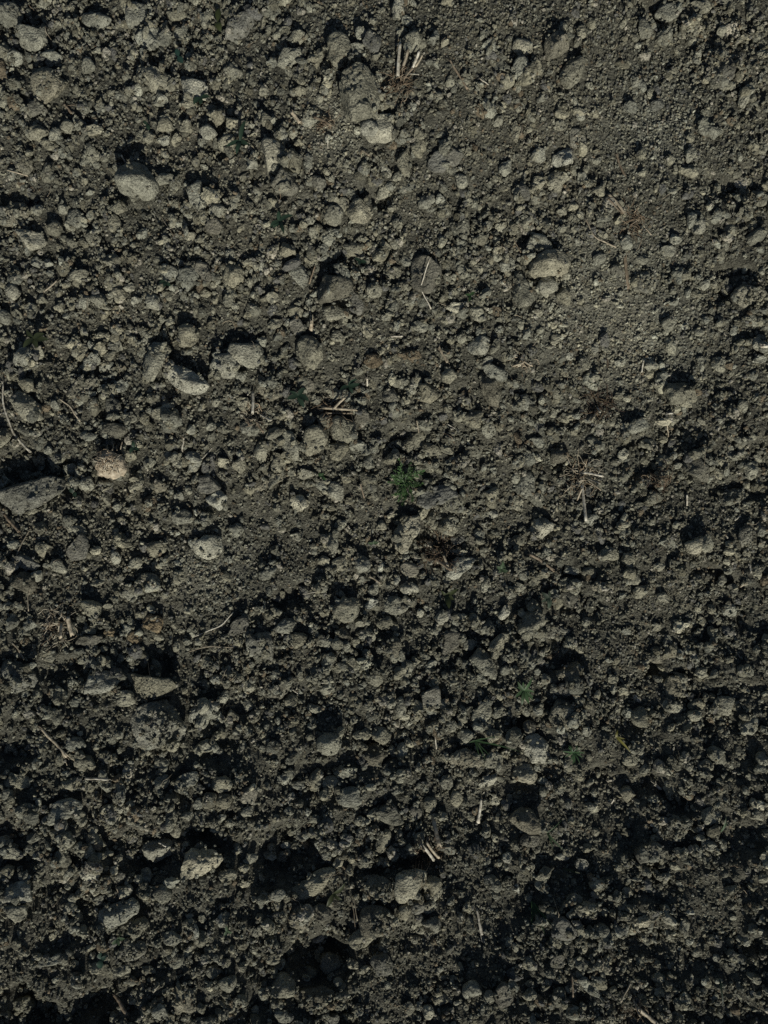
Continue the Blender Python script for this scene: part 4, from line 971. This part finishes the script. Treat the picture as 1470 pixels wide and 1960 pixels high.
sprout(200, 1825, [(60, 16, 13), (-100, 16, 12), (0, 12, 9)], 'bluish green sprout in the bottom left, lower of two', None, col=(0.025, 0.052, 0.036), size=12, tip=0.9)
sprout(640, 1702, [(-30, 30, 10), (150, 28, 9), (60, 18, 8)], 'dull olive sprout below the long lit ridge, lower centre', 'the dull olive sprout', col=G3, size=20)
sprout(617, 912, [(40, 11, 7), (220, 11, 7), (300, 9, 6)], 'tiny green sprout left of centre, between rounded clods', None, col=G1, size=9)
sprout(438, 1773, [(20, 9, 6), (140, 9, 6), (260, 9, 6)], 'tiny pale green sprout, bottom left of centre', None, col=G4, size=8)

# ---------------------------------------------------------------- say which clod is which, by what lies next to it
for o, c in clod_objs:
    if c['ref']: REFS.append((c['ref'], c['px'], c['py'], 0.25 * (c['w'] + c['h'])))
DIRS = ['right of', 'below right of', 'below', 'below left of', 'left of', 'above left of', 'above', 'above right of']
def octant(dx, dy): return int(round(math.atan2(dy, dx) / (math.pi / 4))) % 8
areas = np.array([c['w'] * c['h'] for _, c in clod_objs])
q1, q2 = np.quantile(areas, 0.35), np.quantile(areas, 0.75)
def looks(c):
    a = c['w'] * c['h']; ratio = max(c['w'], c['h']) / min(c['w'], c['h'])
    size = 'small' if a < q1 else 'medium' if a < q2 else 'large'
    tone = {'p': 'pale', 'g': 'grey', 'd': 'dark', 'o': 'reddish brown', 'c': 'crusty', 'e': 'dark', 'n': 'brown'}[c['st']]
    shape = 'long' if ratio > 1.45 else 'smooth' if c['st'] == 'g' else 'rounded'
    return f'{size} {tone} {shape} clod'
slots = {}
for ri, (ref, rx, ry, rs) in enumerate(REFS):
    for k, (o, c) in enumerate(clod_objs):
        dx, dy = c['px'] - rx, c['py'] - ry
        d = math.hypot(dx, dy)
        if d < 6 or d > 330: continue
        slots.setdefault((ri, octant(dx, dy)), []).append((d, k))
claims = {}
for (ri, oc), lst in slots.items():
    lst.sort()
    for rank, (d, k) in enumerate(lst[:6]):
        claims.setdefault(k, []).append((rank * 120 + d, rank, ri, oc))
ORD = ['nearest', 'second nearest', 'third nearest', 'fourth nearest', 'fifth nearest', 'sixth nearest']
for k, (o, c) in enumerate(clod_objs):
    if c['label']:
        lab = c['label']
    else:
        lab = None
        for (cost, rank, ri, oc) in sorted(claims.get(k, [])):
            lab = f'{looks(c)}, {ORD[rank]} {DIRS[oc]} {REFS[ri][0]}'
            if len(lab.split()) <= 16: break
        if lab and len(lab.split()) > 16: lab = lab.replace('nearest ', '', 1) if lab.count('second nearest') else ' '.join(lab.split()[1:])
        if lab is None: lab = f'{looks(c)} at the margin of the picture'
    tag(o, lab, 'clod', 'soil clods lying on the tilled field')
